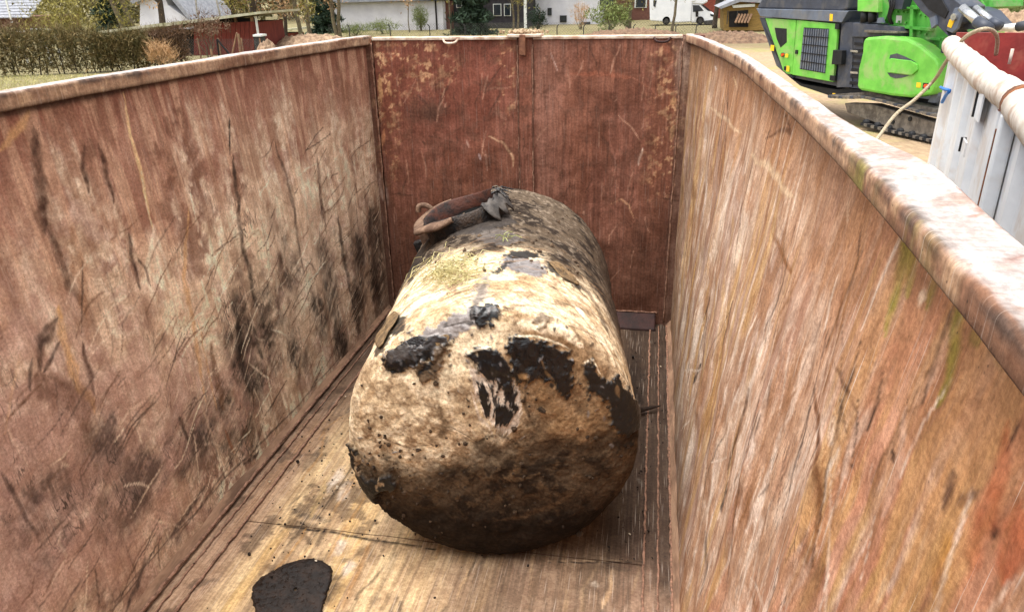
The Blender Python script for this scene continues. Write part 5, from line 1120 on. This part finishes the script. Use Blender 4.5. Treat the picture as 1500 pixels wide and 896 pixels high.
# ---- soil heaps
def heap(px0, px1, ytop, Y0, label, mat, seed, dep=3.0):
    a, b = on_y(px0, ytop, Y0), on_y(px1, ytop, Y0); cx_, w_ = (a[0]+b[0])/2, (b[0]-a[0])/2; zb_ = gzp((px0+px1)/2, Y0); h_ = a[2]-zb_
    g = np.linspace(-1, 1, 56); p_, q_ = np.meshgrid(g, np.linspace(-1, 1, 36), indexing='ij'); d = np.clip(1-(np.abs(p_)**2.2+np.abs(q_)**2), 0, 1)**.7
    z_ = zb_-.1 + h_*d*(.75+.5*fbm(p_*3+seed, q_*3, 4, seed)) + (fbm(p_*9*w_/2, q_*9, 4, seed+1, .7)-.5)*.5*ss(0, .3, d)
    o = mesh_np('soil_heap', np.stack([cx_+p_*w_*1.08, Y0+q_*dep, z_], -1).reshape(-1, 3), grid_faces(56, 36), mat, None, False); return tag(o, label, 'soil heap', 'soil heaps along the fence')
M_heap = simple('dug_soil', (168, 142, 116), (112, 90, 72), 3, .95, .6, (84, 66, 54), .5); M_heap2 = simple('leaf_litter', (132, 106, 84), (90, 72, 58), 3, .95, .6, (84, 58, 46), .5)
heap(378, 400, 60, 36, 'small soil heap beside the red shed corner', M_heap, 3, 1.2)
heap(398, 520, 50, 44, 'long pale soil heap in front of the small hut', M_heap, 5)
heap(848, 1010, 43, 52, 'long low bank of brown leaf litter in front of the white house', M_heap2, 8)
heap(1005, 1130, 45, 50, 'dark leaf-strewn soil bank below the wooden shed', M_heap2, 11)
heap(1420, 1560, 16, 40, 'rubble and soil heap behind the crusher conveyor', M_heap, 14, 4)
# ---- long mesh fence with cranked concrete posts
FY = 58.0
FEN = thing('mesh_fence', 'long wire mesh fence with dark cranked posts behind the container', 'fence', 760, FY)
mesh_wire('wire_mesh', 480, 1050, 36.5, 56, FY, .22, .006, FEN)
for x0 in (511, 571, 629, 681, 728, 774, 816, 855, 892, 928, 960, 990, 1020):
    t_ = on_y(x0, 39, FY); zb_ = gzp(x0, FY)-.1; s_ = -1 if x0 < 780 else 1
    MB().tube(smooth_path([(t_[0], FY, zb_), (t_[0], FY, t_[2]-.1), (t_[0]+.05*s_, FY, t_[2]+.05), (t_[0]+.17*s_, FY, t_[2]+.16)], 4), .045, 6).build('post', M_concrete, FEN, True)
# ---- houses
H1 = thing('white_bungalow', 'long white rendered bungalow with dark eaves behind the mesh fence', 'house', 570, 68)
box_px('wall', 488, 648, 3, 68, 8, M_render, H1); 
wall_part('roof', [(470, 5), (655, 0), (655, -4), (640, -60), (500, -60), (468, 0)], 67.4, 9, M_tile, H1)
box_px('downpipe', 636.5, 638.5, 0, 67.9, .12, M_dark, H1); box_px('return_wall', 648, 660, 2, 69, 7, M_brick, H1)
H2 = thing('dark_timber_house', 'dark timber-clad house front between spruce and white wall', 'house', 735, 70)
box_px('wall', 655, 770, -30, 70, 8, simple('dark_cladding', (58, 54, 58), (40, 38, 42), 3, .8, .2), H2)
for x0, x1, y0, y1 in ((668, 676, -2, 12), (722, 734, 6, 24), (738, 748, 6, 24)):
    w0 = box_px('window', x0, x1, y0, 69.9, .12, M_whi, H2, ybot=y1); g0 = box_px('pane', x0+1, x1-1, y0+1, 69.85, .1, M_glass, None, ybot=y1-1); g0.parent = w0
box_px('post', 767, 771, -10, 69.5, .2, M_whi, H2); wall_part('roof', [(650, -28), (776, -30), (776, -60), (650, -60)], 69, 10, M_tile, H2); box_px('plinth', 655, 770, 34, 69.8, .2, M_concrete, H2)
H3 = thing('white_house', 'white house wall with small dark window left of the camper van', 'house', 830, 76)
box_px('wall', 782, 880, -40, 76, 9, M_render, H3)
for x0, x1, y0, y1 in ((802, 808, 12, 23), (820, 830, 23, 33), (879, 899, -6, 9)):
    w0 = box_px('window', x0, x1, y0, 75.9, .12, M_concrete, H3, ybot=y1); g0 = box_px('pane', x0+.8, x1-.8, y0+.8, 75.86, .1, M_glass, None, ybot=y1-.8); g0.parent = w0
wall_part('roof', [(778, -38), (886, -38), (886, -80), (778, -80)], 75.2, 11, M_tile, H3)
box_px('step', 850, 864, 33, 75, .8, M_concrete, H3)
H4 = thing('brown_brick_house', 'brown brick house end partly hidden behind the camper van', 'house', 930, 84)
box_px('wall', 878, 965, -40, 84, 9, M_brick, H4); wall_part('roof', [(872, -38), (970, -38), (970, -80), (872, -80)], 83, 11, M_tile, H4)
w0 = box_px('window', 930, 948, -4, 83.9, .12, M_whi, H4, ybot=12); g0 = box_px('pane', 932, 946, -2, 83.85, .1, M_glass, None, ybot=11); g0.parent = w0
H5 = thing('red_brick_house', 'red brick house behind the wooden shed at the tree line', 'house', 1060, 86)
box_px('wall', 1020, 1110, -40, 86, 9, M_brick2, H5); wall_part('roof', [(1014, -38), (1116, -38), (1116, -80), (1014, -80)], 85, 11, M_tile, H5)
w0 = box_px('window', 1052, 1062, -4, 85.9, .12, M_whi, H5, ybot=8); g0 = box_px('pane', 1053, 1061, -3, 85.85, .1, M_glass, None, ybot=7); g0.parent = w0
H6 = thing('grey_roofed_house', 'house with pale grey tiled roof at the far left behind the hedge', 'house', 20, 62)
box_px('wall', -40, 42, 26, 63, 7, M_brick, H6)
for k in range(9):                                                    # courses of tiles
    a, b = on_y(-50, 27, 62), on_y(44, 27, 62); y0 = 62+k*.36; z0 = a[2]+k*.26
    MB().hexa([(a[0], y0-.04, z0-.05), (b[0], y0-.04, z0-.05), (b[0], y0+.4, z0+.18), (a[0], y0+.4, z0+.18)], [(a[0], y0-.04, z0+.03), (b[0], y0-.04, z0+.03), (b[0], y0+.4, z0+.26), (a[0], y0+.4, z0+.26)]).build('tile_course', M_tile, H6)
box_px('downpipe', 7, 9, 0, 61.8, .1, M_whi, H6, ybot=34)
H7 = thing('white_gable_house', 'white gable house seen through bare trees above the shed', 'house', 240, 74)
wall_part('wall', [(205, 44), (205, 2), (238, -10), (246, 8), (276, 29), (276, 44)], 74, 8, M_render, H7)
wall_part('roof', [(190, 2), (240, -26), (282, 30), (278, 32), (240, -14), (194, 6)], 73.4, 9, M_tile, H7)
# ---- camper van, side on with its nose to the right
VY = 71.0; VAN = thing('camper_van', 'white coach-built camper van parked behind the fence', 'camper van', 1000, VY)
M_van = simple('white_van_paint', (226, 228, 232), (214, 217, 222), 2, .35, 0, spec=.5)
wall_part('living_box', [(952, 31), (951, -16), (1013, -16), (1022, -10), (1020, 2), (1014, 4), (1012, 33), (990, 34)], VY, 2.2, M_van, VAN, bevel=.1)
wall_part('overcab', [(1008, -14), (1034, -10), (1037, 3), (1030, 7), (1012, 6)], VY+.05, 2.1, M_van, VAN, bevel=.1)
wall_part('cab', [(1012, 5), (1028, 6), (1038, 15), (1046, 20), (1049, 28), (1047, 34), (1012, 34)], VY+.12, 1.95, M_van, VAN, bevel=.12)
wall_part('windscreen', [(1026.5, 7.5), (1031, 7.5), (1041.5, 16.5), (1037, 16)], VY+.1, 1.9, M_glass, VAN)
wall_part('side_window', [(1015, 8), (1024, 8), (1031, 16), (1015, 18)], VY+.09, .08, M_glass, VAN, bevel=.01)
wall_part('side_window', [(957, 1), (962, 1), (960, 11), (957, 9)], VY-.03, .05, M_glass, VAN)
wall_part('mirror', [(1019, 16), (1023, 16), (1023, 25), (1019, 25)], VY-.2, .18, M_dark, VAN)
wall_part('headlight', [(1040, 20.5), (1046, 22), (1046, 25), (1041, 24)], VY+.10, .1, M_glass, VAN); wall_part('bumper', [(1030, 31), (1049, 29), (1049, 35), (1032, 36)], VY+.08, 2, M_concrete, VAN)
for x0 in (976, 1025.5):
    c_ = on_y(x0, 30.5, VY+.05); t_ = MB().tube([c_-np.array([0, .05, 0]), c_+np.array([0, .2, 0])], .36, 18).build('wheel', M_dark, VAN); r_ = MB().tube([c_-np.array([0, .07, 0]), c_], .2, 14).build('rim', M_concrete, None); r_.parent = t_
# ---- wooden shed at the right with boards leaning against it
WS = thing('wooden_shed', 'ochre boarded shed with low gable beside the crusher', 'shed', 1085, 60)
M_ochre = simple('ochre_boards', (150, 120, 66), (118, 96, 54), 3, .85, .2, stretch=(1, 1, 8)); 
wall_part('wall', [(1060, 45), (1060, 12), (1085, 3), (1125, 8), (1125, 45)], 60.5, 4, M_ochre, WS); wall_part('roof', [(1052, 11), (1082, -2), (1130, 1), (1130, 5), (1084, 3), (1056, 13.5)], 60, 5, M_tile, WS)
wall_part('opening', [(1068, 40), (1068, 17), (1096, 15), (1096, 40)], 60.42, .1, M_dark, WS); wall_part('fascia', [(1072, 8), (1106, 6), (1106, 10), (1074, 12)], 60.3, .2, M_whi, WS)
for k in range(5):
    a, b = on_y(1077+k*4.5, 34, 60.1), on_y(1083+k*4.5, 21, 60.3); MB().tube([a, b], .11, 4).build('leaning_board', M_timber, WS)
for x0 in (1066, 1080): box_px('frame_post', x0, x0+1.2, 16, 60.2, .08, M_concrete, WS, ybot=36)
RAIL = thing('white_rail', 'low white rail behind the hedge on the far left', 'rail', 52, 34)
for xa_, xb_, yt in ((24, 36, 44.5), (44, 79, 42)): box_px('rail', xa_, xb_, yt, 34, .1, M_whi, RAIL, ybot=yt+3)
for xa_ in (26, 60, 77): box_px('post', xa_, xa_+2, 44, 34.11, .1, M_whi, RAIL)
# ---- vegetation
def leaf_mat(name, c1, c2): 
    m, n, b = nt_mat(name); tc = N(n, 'ShaderNodeTexCoord'); oi = noise(n, tc.outputs['Object'], 3.5, 4, .6)
    n.links.new(mixc(n, ramp(n, oi, .35, .65), tuple(lin(c1)), tuple(lin(c2))), b.inputs['Base Color']); b.inputs['Roughness'].default_value = .8; return m
M_bark = simple('bark', (116, 104, 84), (78, 68, 54), 6, .9, .4, (120, 122, 84), .5); M_barkd = simple('dark_bark', (82, 70, 58), (54, 46, 38), 6, .9, .4); M_birch = simple('birch_bark', (190, 184, 172), (140, 132, 120), 5, .8, .2, (60, 54, 50), .5)
M_olive = leaf_mat('olive_twigs', (150, 140, 70), (112, 104, 54)); M_brownl = leaf_mat('brown_leaves', (168, 128, 92), (120, 88, 62)); M_hedgel = leaf_mat('hedge_leaves', (124, 106, 68), (80, 76, 44)); M_conif = leaf_mat('conifer_needles', (44, 62, 42), (28, 42, 30)); M_fresh = leaf_mat('fresh_leaves', (124, 134, 74), (92, 104, 58)); M_pale = leaf_mat('pale_leaves', (198, 160, 120), (160, 128, 90)); M_hedgeb = leaf_mat('hedge_twigs', (120, 92, 70), (84, 66, 50))
def cards(C, size, elong=1.6):
    n_ = len(C); A_ = rng.normal(size=(n_, 3)); A_ /= np.linalg.norm(A_, axis=1)[:, None]; B_ = np.cross(A_, rng.normal(size=(n_, 3))); B_ /= np.linalg.norm(B_, axis=1)[:, None]
    s_ = size*rng.uniform(.6, 1.4, (n_, 1)); V = np.stack([C-A_*s_*elong, C+B_*s_*.5, C+A_*s_*elong, C-B_*s_*.5], 1).reshape(-1, 3); return V, np.arange(4*n_).reshape(-1, 4)
def twigs(C, L, r_, spread=1.0, upb=.6):
    n_ = len(C); D = rng.normal(size=(n_, 3))*spread; D[:, 2] = np.abs(D[:, 2])+upb; D /= np.linalg.norm(D, axis=1)[:, None]; W_ = np.cross(D, rng.normal(size=(n_, 3))); W_ /= np.linalg.norm(W_, axis=1)[:, None]
    l_ = L*rng.uniform(.5, 1.3, (n_, 1)); V = np.stack([C-W_*r_, C+W_*r_, C+D*l_+W_*r_*.4, C+D*l_-W_*r_*.4], 1).reshape(-1, 3); return V, np.arange(4*n_).reshape(-1, 4)
def limb_tree(px, Y0, rad, hgt, label, mat, crown_mat, lean=0., nlimb=7, ncard=500, csize=.07, low=2.0, spread=2.0, group='trees at the edge of the yard', name='bare_tree', forks=1):
    T = thing(name, label, 'tree', px, Y0, group); b = np.array(T.location); mb = MB(); tips = []
    for f_ in range(forks):
        off = np.array([.25*f_, .1*f_, 0]); ln = lean + (.12*(f_-.5) if forks > 1 else 0)
        tr_ = [b+off-VZ*.2]+[b+off+np.array([ln*h_+.06*math.sin(h_*1.7+px+f_), .05*math.sin(h_*2.1+px), h_]) for h_ in np.linspace(.3, hgt, 9)]
        mb.tube(tr_, [rad*1.25]+[rad*(1-.8*k/9) for k in range(9)], 9, True)
        for k in range(nlimb):
            h_ = low+(hgt-low)*rng.uniform(0, .95); p_ = b+off+np.array([ln*h_+.06*math.sin(h_*1.7+px+f_), .05*math.sin(h_*2.1+px), h_]); a = rng.uniform(0, 6.28); L = spread*rng.uniform(.5, 1.1)
            d = np.array([math.cos(a), math.sin(a), rng.uniform(.2, .9)]); q = p_+d*L; mid = p_+d*L*.5+rng.normal(0, .1, 3)
            mb.tube([p_, mid, q], [rad*.32, rad*.2, rad*.07], 5, False); tips += [mid, q]
            for t in range(4):
                e = mid+(q-mid)*rng.random(); g = e+rng.normal(0, .5, 3)*spread*.35; mb.tube([e, g], [rad*.09, rad*.03], 4, False); tips.append(g)
    mb.build('trunk', mat, T, True)
    tips = np.array(tips); C = tips[rng.integers(0, len(tips), ncard)]+rng.normal(0, .38, (ncard, 3)); V, F = cards(C, csize); V2, F2 = twigs(C, .6, .007, 1.0, .2); mesh_np('crown', np.concatenate([V, V2]), np.concatenate([F, F2+len(V)]), crown_mat, T, False); return T
def conifer(px, Y0, hgt, wid, label, n_=5000):
    T = thing('conifer', label, 'tree', px, Y0, 'conifers'); b = np.array(T.location); MB().tube([b-VZ*.2, b+VZ*hgt], [wid*.09, .03], 8).build('trunk', M_barkd, T, True)
    t = rng.random(n_)**1.3; a = rng.uniform(0, 6.28, n_); layer = .75+.25*np.sin(t*34); r_ = wid*(1-t)*np.sqrt(rng.uniform(.12, 1, n_))*layer*(1+.25*np.sin(a*5+t*20)); C = b+np.stack([r_*np.cos(a), r_*np.sin(a), .15+t*hgt-.22*r_], 1); V, F = cards(C, .12, 2.2); mesh_np('crown', V, F, M_conif, T, False); return T
def shrub(px, Y0, w_, h_, label, lm, n_=1400, tw=500, csize=.09, name='shrub', d_=None, z0=0., group='shrubs at the edge of the yard', stems=6, bm=None):
    T = thing(name, label, 'shrub', px, Y0, group); b = np.array(T.location); d_ = d_ or w_; mb = MB()
    for k in range(stems):
        a = rng.uniform(0, 6.28); q = b+np.array([math.cos(a)*w_*.6*rng.random(), math.sin(a)*d_*.6*rng.random(), h_*rng.uniform(.6, 1)]); mb.tube([b-VZ*.1+rng.normal(0, .06, 3)*np.array([1, 1, 0]), (b+q)/2+rng.normal(0, .08, 3), q], [.035, .025, .01], 5, False)
    mb.build('stem', bm or M_bark, T)
    u_ = rng.normal(size=(n_, 3)); u_ /= np.linalg.norm(u_, axis=1)[:, None]; rr_ = rng.random(n_)**.45; lump_ = 1+.3*np.sin(u_[:, 0]*5+px)*np.sin(u_[:, 2]*4+px*.3); C = b+np.array([0, 0, z0+h_*.52])+u_*rr_[:, None]*lump_[:, None]*np.array([w_, d_, h_*.5]); V, F = cards(C, csize)
    if tw:
        C2 = C[rng.integers(0, n_, tw)]; V2, F2 = twigs(C2, .45, .008); V = np.concatenate([V, V2]); F = np.concatenate([F, F2+len(C)*4])
    mesh_np('foliage', V, F, lm, T, False); return T
# hedge: brown twiggy hedge with bare feet, in clipped lengths that one can tell apart by their tops
def hedge(pa, pb, ya, yb, top_a, top_b, label, mat, n_, seed, thick=.45):
    a = on_y(pa, top_a, ya); b = on_y(pb, top_b, yb); T = empty('hedge', ((a[0]+b[0])/2, (ya+yb)/2, float(ground_z((a[0]+b[0])/2, (ya+yb)/2)))); tag(T, label, 'hedge', 'hedges along the yard')
    za, zb_ = float(ground_z(a[0], ya)), float(ground_z(b[0], yb)); t = rng.random(n_); base = np.stack([a[0]+(b[0]-a[0])*t, ya+(yb-ya)*t, za+(zb_-za)*t], 1); h_ = (a[2]-za)+(b[2]-zb_-a[2]+za)*t
    h_ = h_*(.72+.55*fbm(t*22+seed, t*0, 4, seed, .65)); v = rng.random(n_)**.72; C = base.copy(); C[:, 2] += h_*(.03+.97*v); C[:, 1] += rng.normal(0, thick*.6, n_); C[:, 0] += rng.normal(0, .1, n_)
    V, F = cards(C, .055, 1.7); k = n_//2; V2, F2 = twigs(C[:k], .55, .008, .7, .9); mesh_np('foliage', np.concatenate([V, V2]), np.concatenate([F, F2+4*n_]), mat, T, False)
    L = math.hypot(b[0]-a[0], yb-ya); mb = MB()
    for s_ in np.arange(.15, L, .42):
        s_ = s_+rng.normal(0, .12); t_ = min(1, max(0, s_/L)); p_ = np.array([a[0]+(b[0]-a[0])*t_, ya+(yb-ya)*t_, za+(zb_-za)*t_-.1]); hh_ = (a[2]-za)*.8; q = p_+np.array([rng.normal(0, .12), rng.normal(0, .12), hh_]); mb.tube([p_, (p_+q)/2+rng.normal(0, .05, 3), q], [.035, .03, .012], 5, False)
        for e in range(3): r0 = p_+(q-p_)*rng.uniform(.25, .7); mb.tube([r0, r0+np.array([rng.normal(0, .25), rng.normal(0, .15), rng.uniform(.2, .5)])], [.014, .006], 4, False)
    tag(mb.build('stems', M_barkd, T), kind='stuff'); return T
hedge(-60, 135, 26.5, 28.5, 46, 44, 'twiggy olive-brown hedge with bare feet at the left edge', M_hedgel, 6000, 3)
hedge(135, 212, 28.6, 30.5, 52, 50, 'shorter green-brown stretch of hedge left of the shed', M_hedgel, 4200, 5)
hedge(212, 268, 31.5, 33.5, 50, 44, 'russet-leaved hedge stretch directly before the shed roof', M_hedgeb, 3200, 8)
shrub(300, 37.5, 1.5, 1.6, 'russet dry shrub growing up against the red boards', M_hedgeb, 700, 500, .05, z0=.9)
shrub(228, 30, .8, 1.3, 'tuft of tall pale dry grass at the hedge end', M_pale, 200, 900, .04, name='dry_grass_tuft')
shrub(95, 33, 2.1, 3.6, 'yellow-green willow bush rising above the hedge', M_olive, 1500, 1900, .06, name='willow_bush', z0=.5, stems=12)
shrub(20, 33, 1.5, 2.2, 'brown bare shrub below the grey tiled roof', M_hedgeb, 700, 1200, .05, z0=.3)
shrub(560, 62, 1.6, 1.1, 'low yellowish shrub in front of the white bungalow', M_fresh, 700, 700, .05)
shrub(617, 66, .75, 2.1, 'rounded upright pale green bush against the bungalow wall', M_fresh, 900, 900, .05, stems=9)
shrub(895, 62, 2.0, 2.6, 'broad green bush in front of the white house', M_fresh, 1800, 400, .08)
shrub(788, 64, .9, 2.0, 'dark green young bush at the white house corner', M_conif, 900, 200, .07)
shrub(520, 60, 1.4, .9, 'bright low green shrub beside the soil heap', M_fresh, 600, 500, .05)
shrub(850, 66, 1.0, 2.2, 'thin bare pale shrub against the white wall', M_pale, 160, 700, .04)
conifer(168, 46, 6.5, 2.0, 'dense dark green fir above the hedge left of the shed', 6500)
conifer(692, 60, 7.0, 2.4, 'dark blue-green spruce in front of the dark house', 6000)
conifer(478, 64, 6.0, 2.0, 'dark evergreen beside the left end of the bungalow', 5000)
for args in [(200, 42, .22, 9, 'leaning brown tree trunk right of the dark fir', M_bark, M_olive, -.18), (187, 41.5, .2, 9, 'slanting olive trunk beside the dark fir', M_bark, M_olive, -.2), (241, 44, .25, 8, 'stout dark trunk with rusty leaves above the shed', M_barkd, M_pale, 0.), (296, 46, .07, 9, 'thin white birch stem left of the shed roof peak', M_birch, M_olive, -.03), (325, 46, .07, 9, 'thin white birch stem over the shed roof', M_birch, M_olive, .0), (345, 48, .16, 10, 'slender dark trunk behind the shed roof', M_barkd, M_olive, .02),
             (374, 50, .28, 10, 'thick dark trunk at the high end of the shed roof', M_barkd, M_brownl, .0), (419, 52, .15, 9, 'slim trunk behind the small brick hut', M_barkd, M_pale, .0), (440, 50, .17, 9, 'pale olive trunk right of the small brick hut', M_bark, M_pale, -.06), (455, 49, .16, 9, 'light straight trunk left of the dark evergreen', M_bark, M_olive, -.05), (492, 56, .17, 9, 'twin pale trunks before the bungalow corner', M_bark, M_pale, .0), (660, 60, .09, 7, 'thin young tree left of the spruce', M_bark, M_olive, .02), (753, 62, .10, 6, 'thin forked tree in front of the dark house', M_bark, M_olive, .0), (920, 64, .26, 9, 'thick grey trunk left of the camper van', M_bark, M_olive, .06), (985, 60, .12, 9, 'slim grey trunk crossing the camper van side', M_bark, M_olive, .05), (1047, 66, .22, 9, 'dark trunk between camper van and wooden shed', M_barkd, M_brownl, .0), (600, 64, .05, 6, 'thin bare sapling before the white bungalow wall', M_bark, M_pale, .0)]:
    px_, Y0, r_, h_, lab, bm_, lm_, ln_ = args; limb_tree(px_, Y0, r_, h_, lab, bm_, lm_, ln_, low=1.6, forks=2 if 'twin' in lab or 'forked' in lab else 1, ncard=700)
# far wood behind the houses
C = []
for k in range(170):
    x = rng.uniform(-110, 75); y = rng.uniform(88, 120); g = rng.normal(0, 1, (120, 3))*np.array([2.4, 2.2, 2.6])+np.array([x, y, 2.2]); C.append(g)
V, F = cards(np.concatenate(C), .38); far = mesh_np('far_wood', V, F, leaf_mat('far_leaves', (104, 96, 58), (70, 66, 44)), None, False); tag(far, 'far-off olive spring wood behind the houses', 'wood', kind='stuff')
mb = MB()
for k in range(150):
    x = rng.uniform(-75, 40); y = rng.uniform(86, 105); r_ = rng.uniform(.08, .22); ln_ = rng.normal(0, .03); mb.tube([(x, y, -1.5), (x+ln_*4, y, 3), (x+ln_*12, y, 10)], [r_, r_*.8, r_*.3], 5, False)
tag(mb.build('far_trunks', M_barkd), 'far-off bare trunks of the wood behind the houses', 'wood', kind='stuff')
# clipped hedge and grass verge
hedge(1440, 1560, 55, 55, 2, 2, 'clipped green hedge far right behind the rubble heap', M_fresh, 5000, 12, .8)
C = []
for k in range(5200):
    px_, Y0 = rng.uniform(-30, 260), rng.uniform(17, 27); p_ = on_y(px_, 100, Y0); C.append((p_[0], Y0, float(ground_z(p_[0], Y0))))
for k in range(3000):
    px_, Y0 = rng.uniform(480, 860), rng.uniform(55, 67); p_ = on_y(px_, 50, Y0); C.append((p_[0], Y0, float(ground_z(p_[0], Y0))))
V, F = twigs(np.array(C), .16, .008, .8, .5); tag(mesh_np('dry_grass', V, F, leaf_mat('dry_grass', (196, 184, 128), (150, 150, 88)), None, False), 'short dry grass on the verges of the yard', 'grass', kind='stuff')
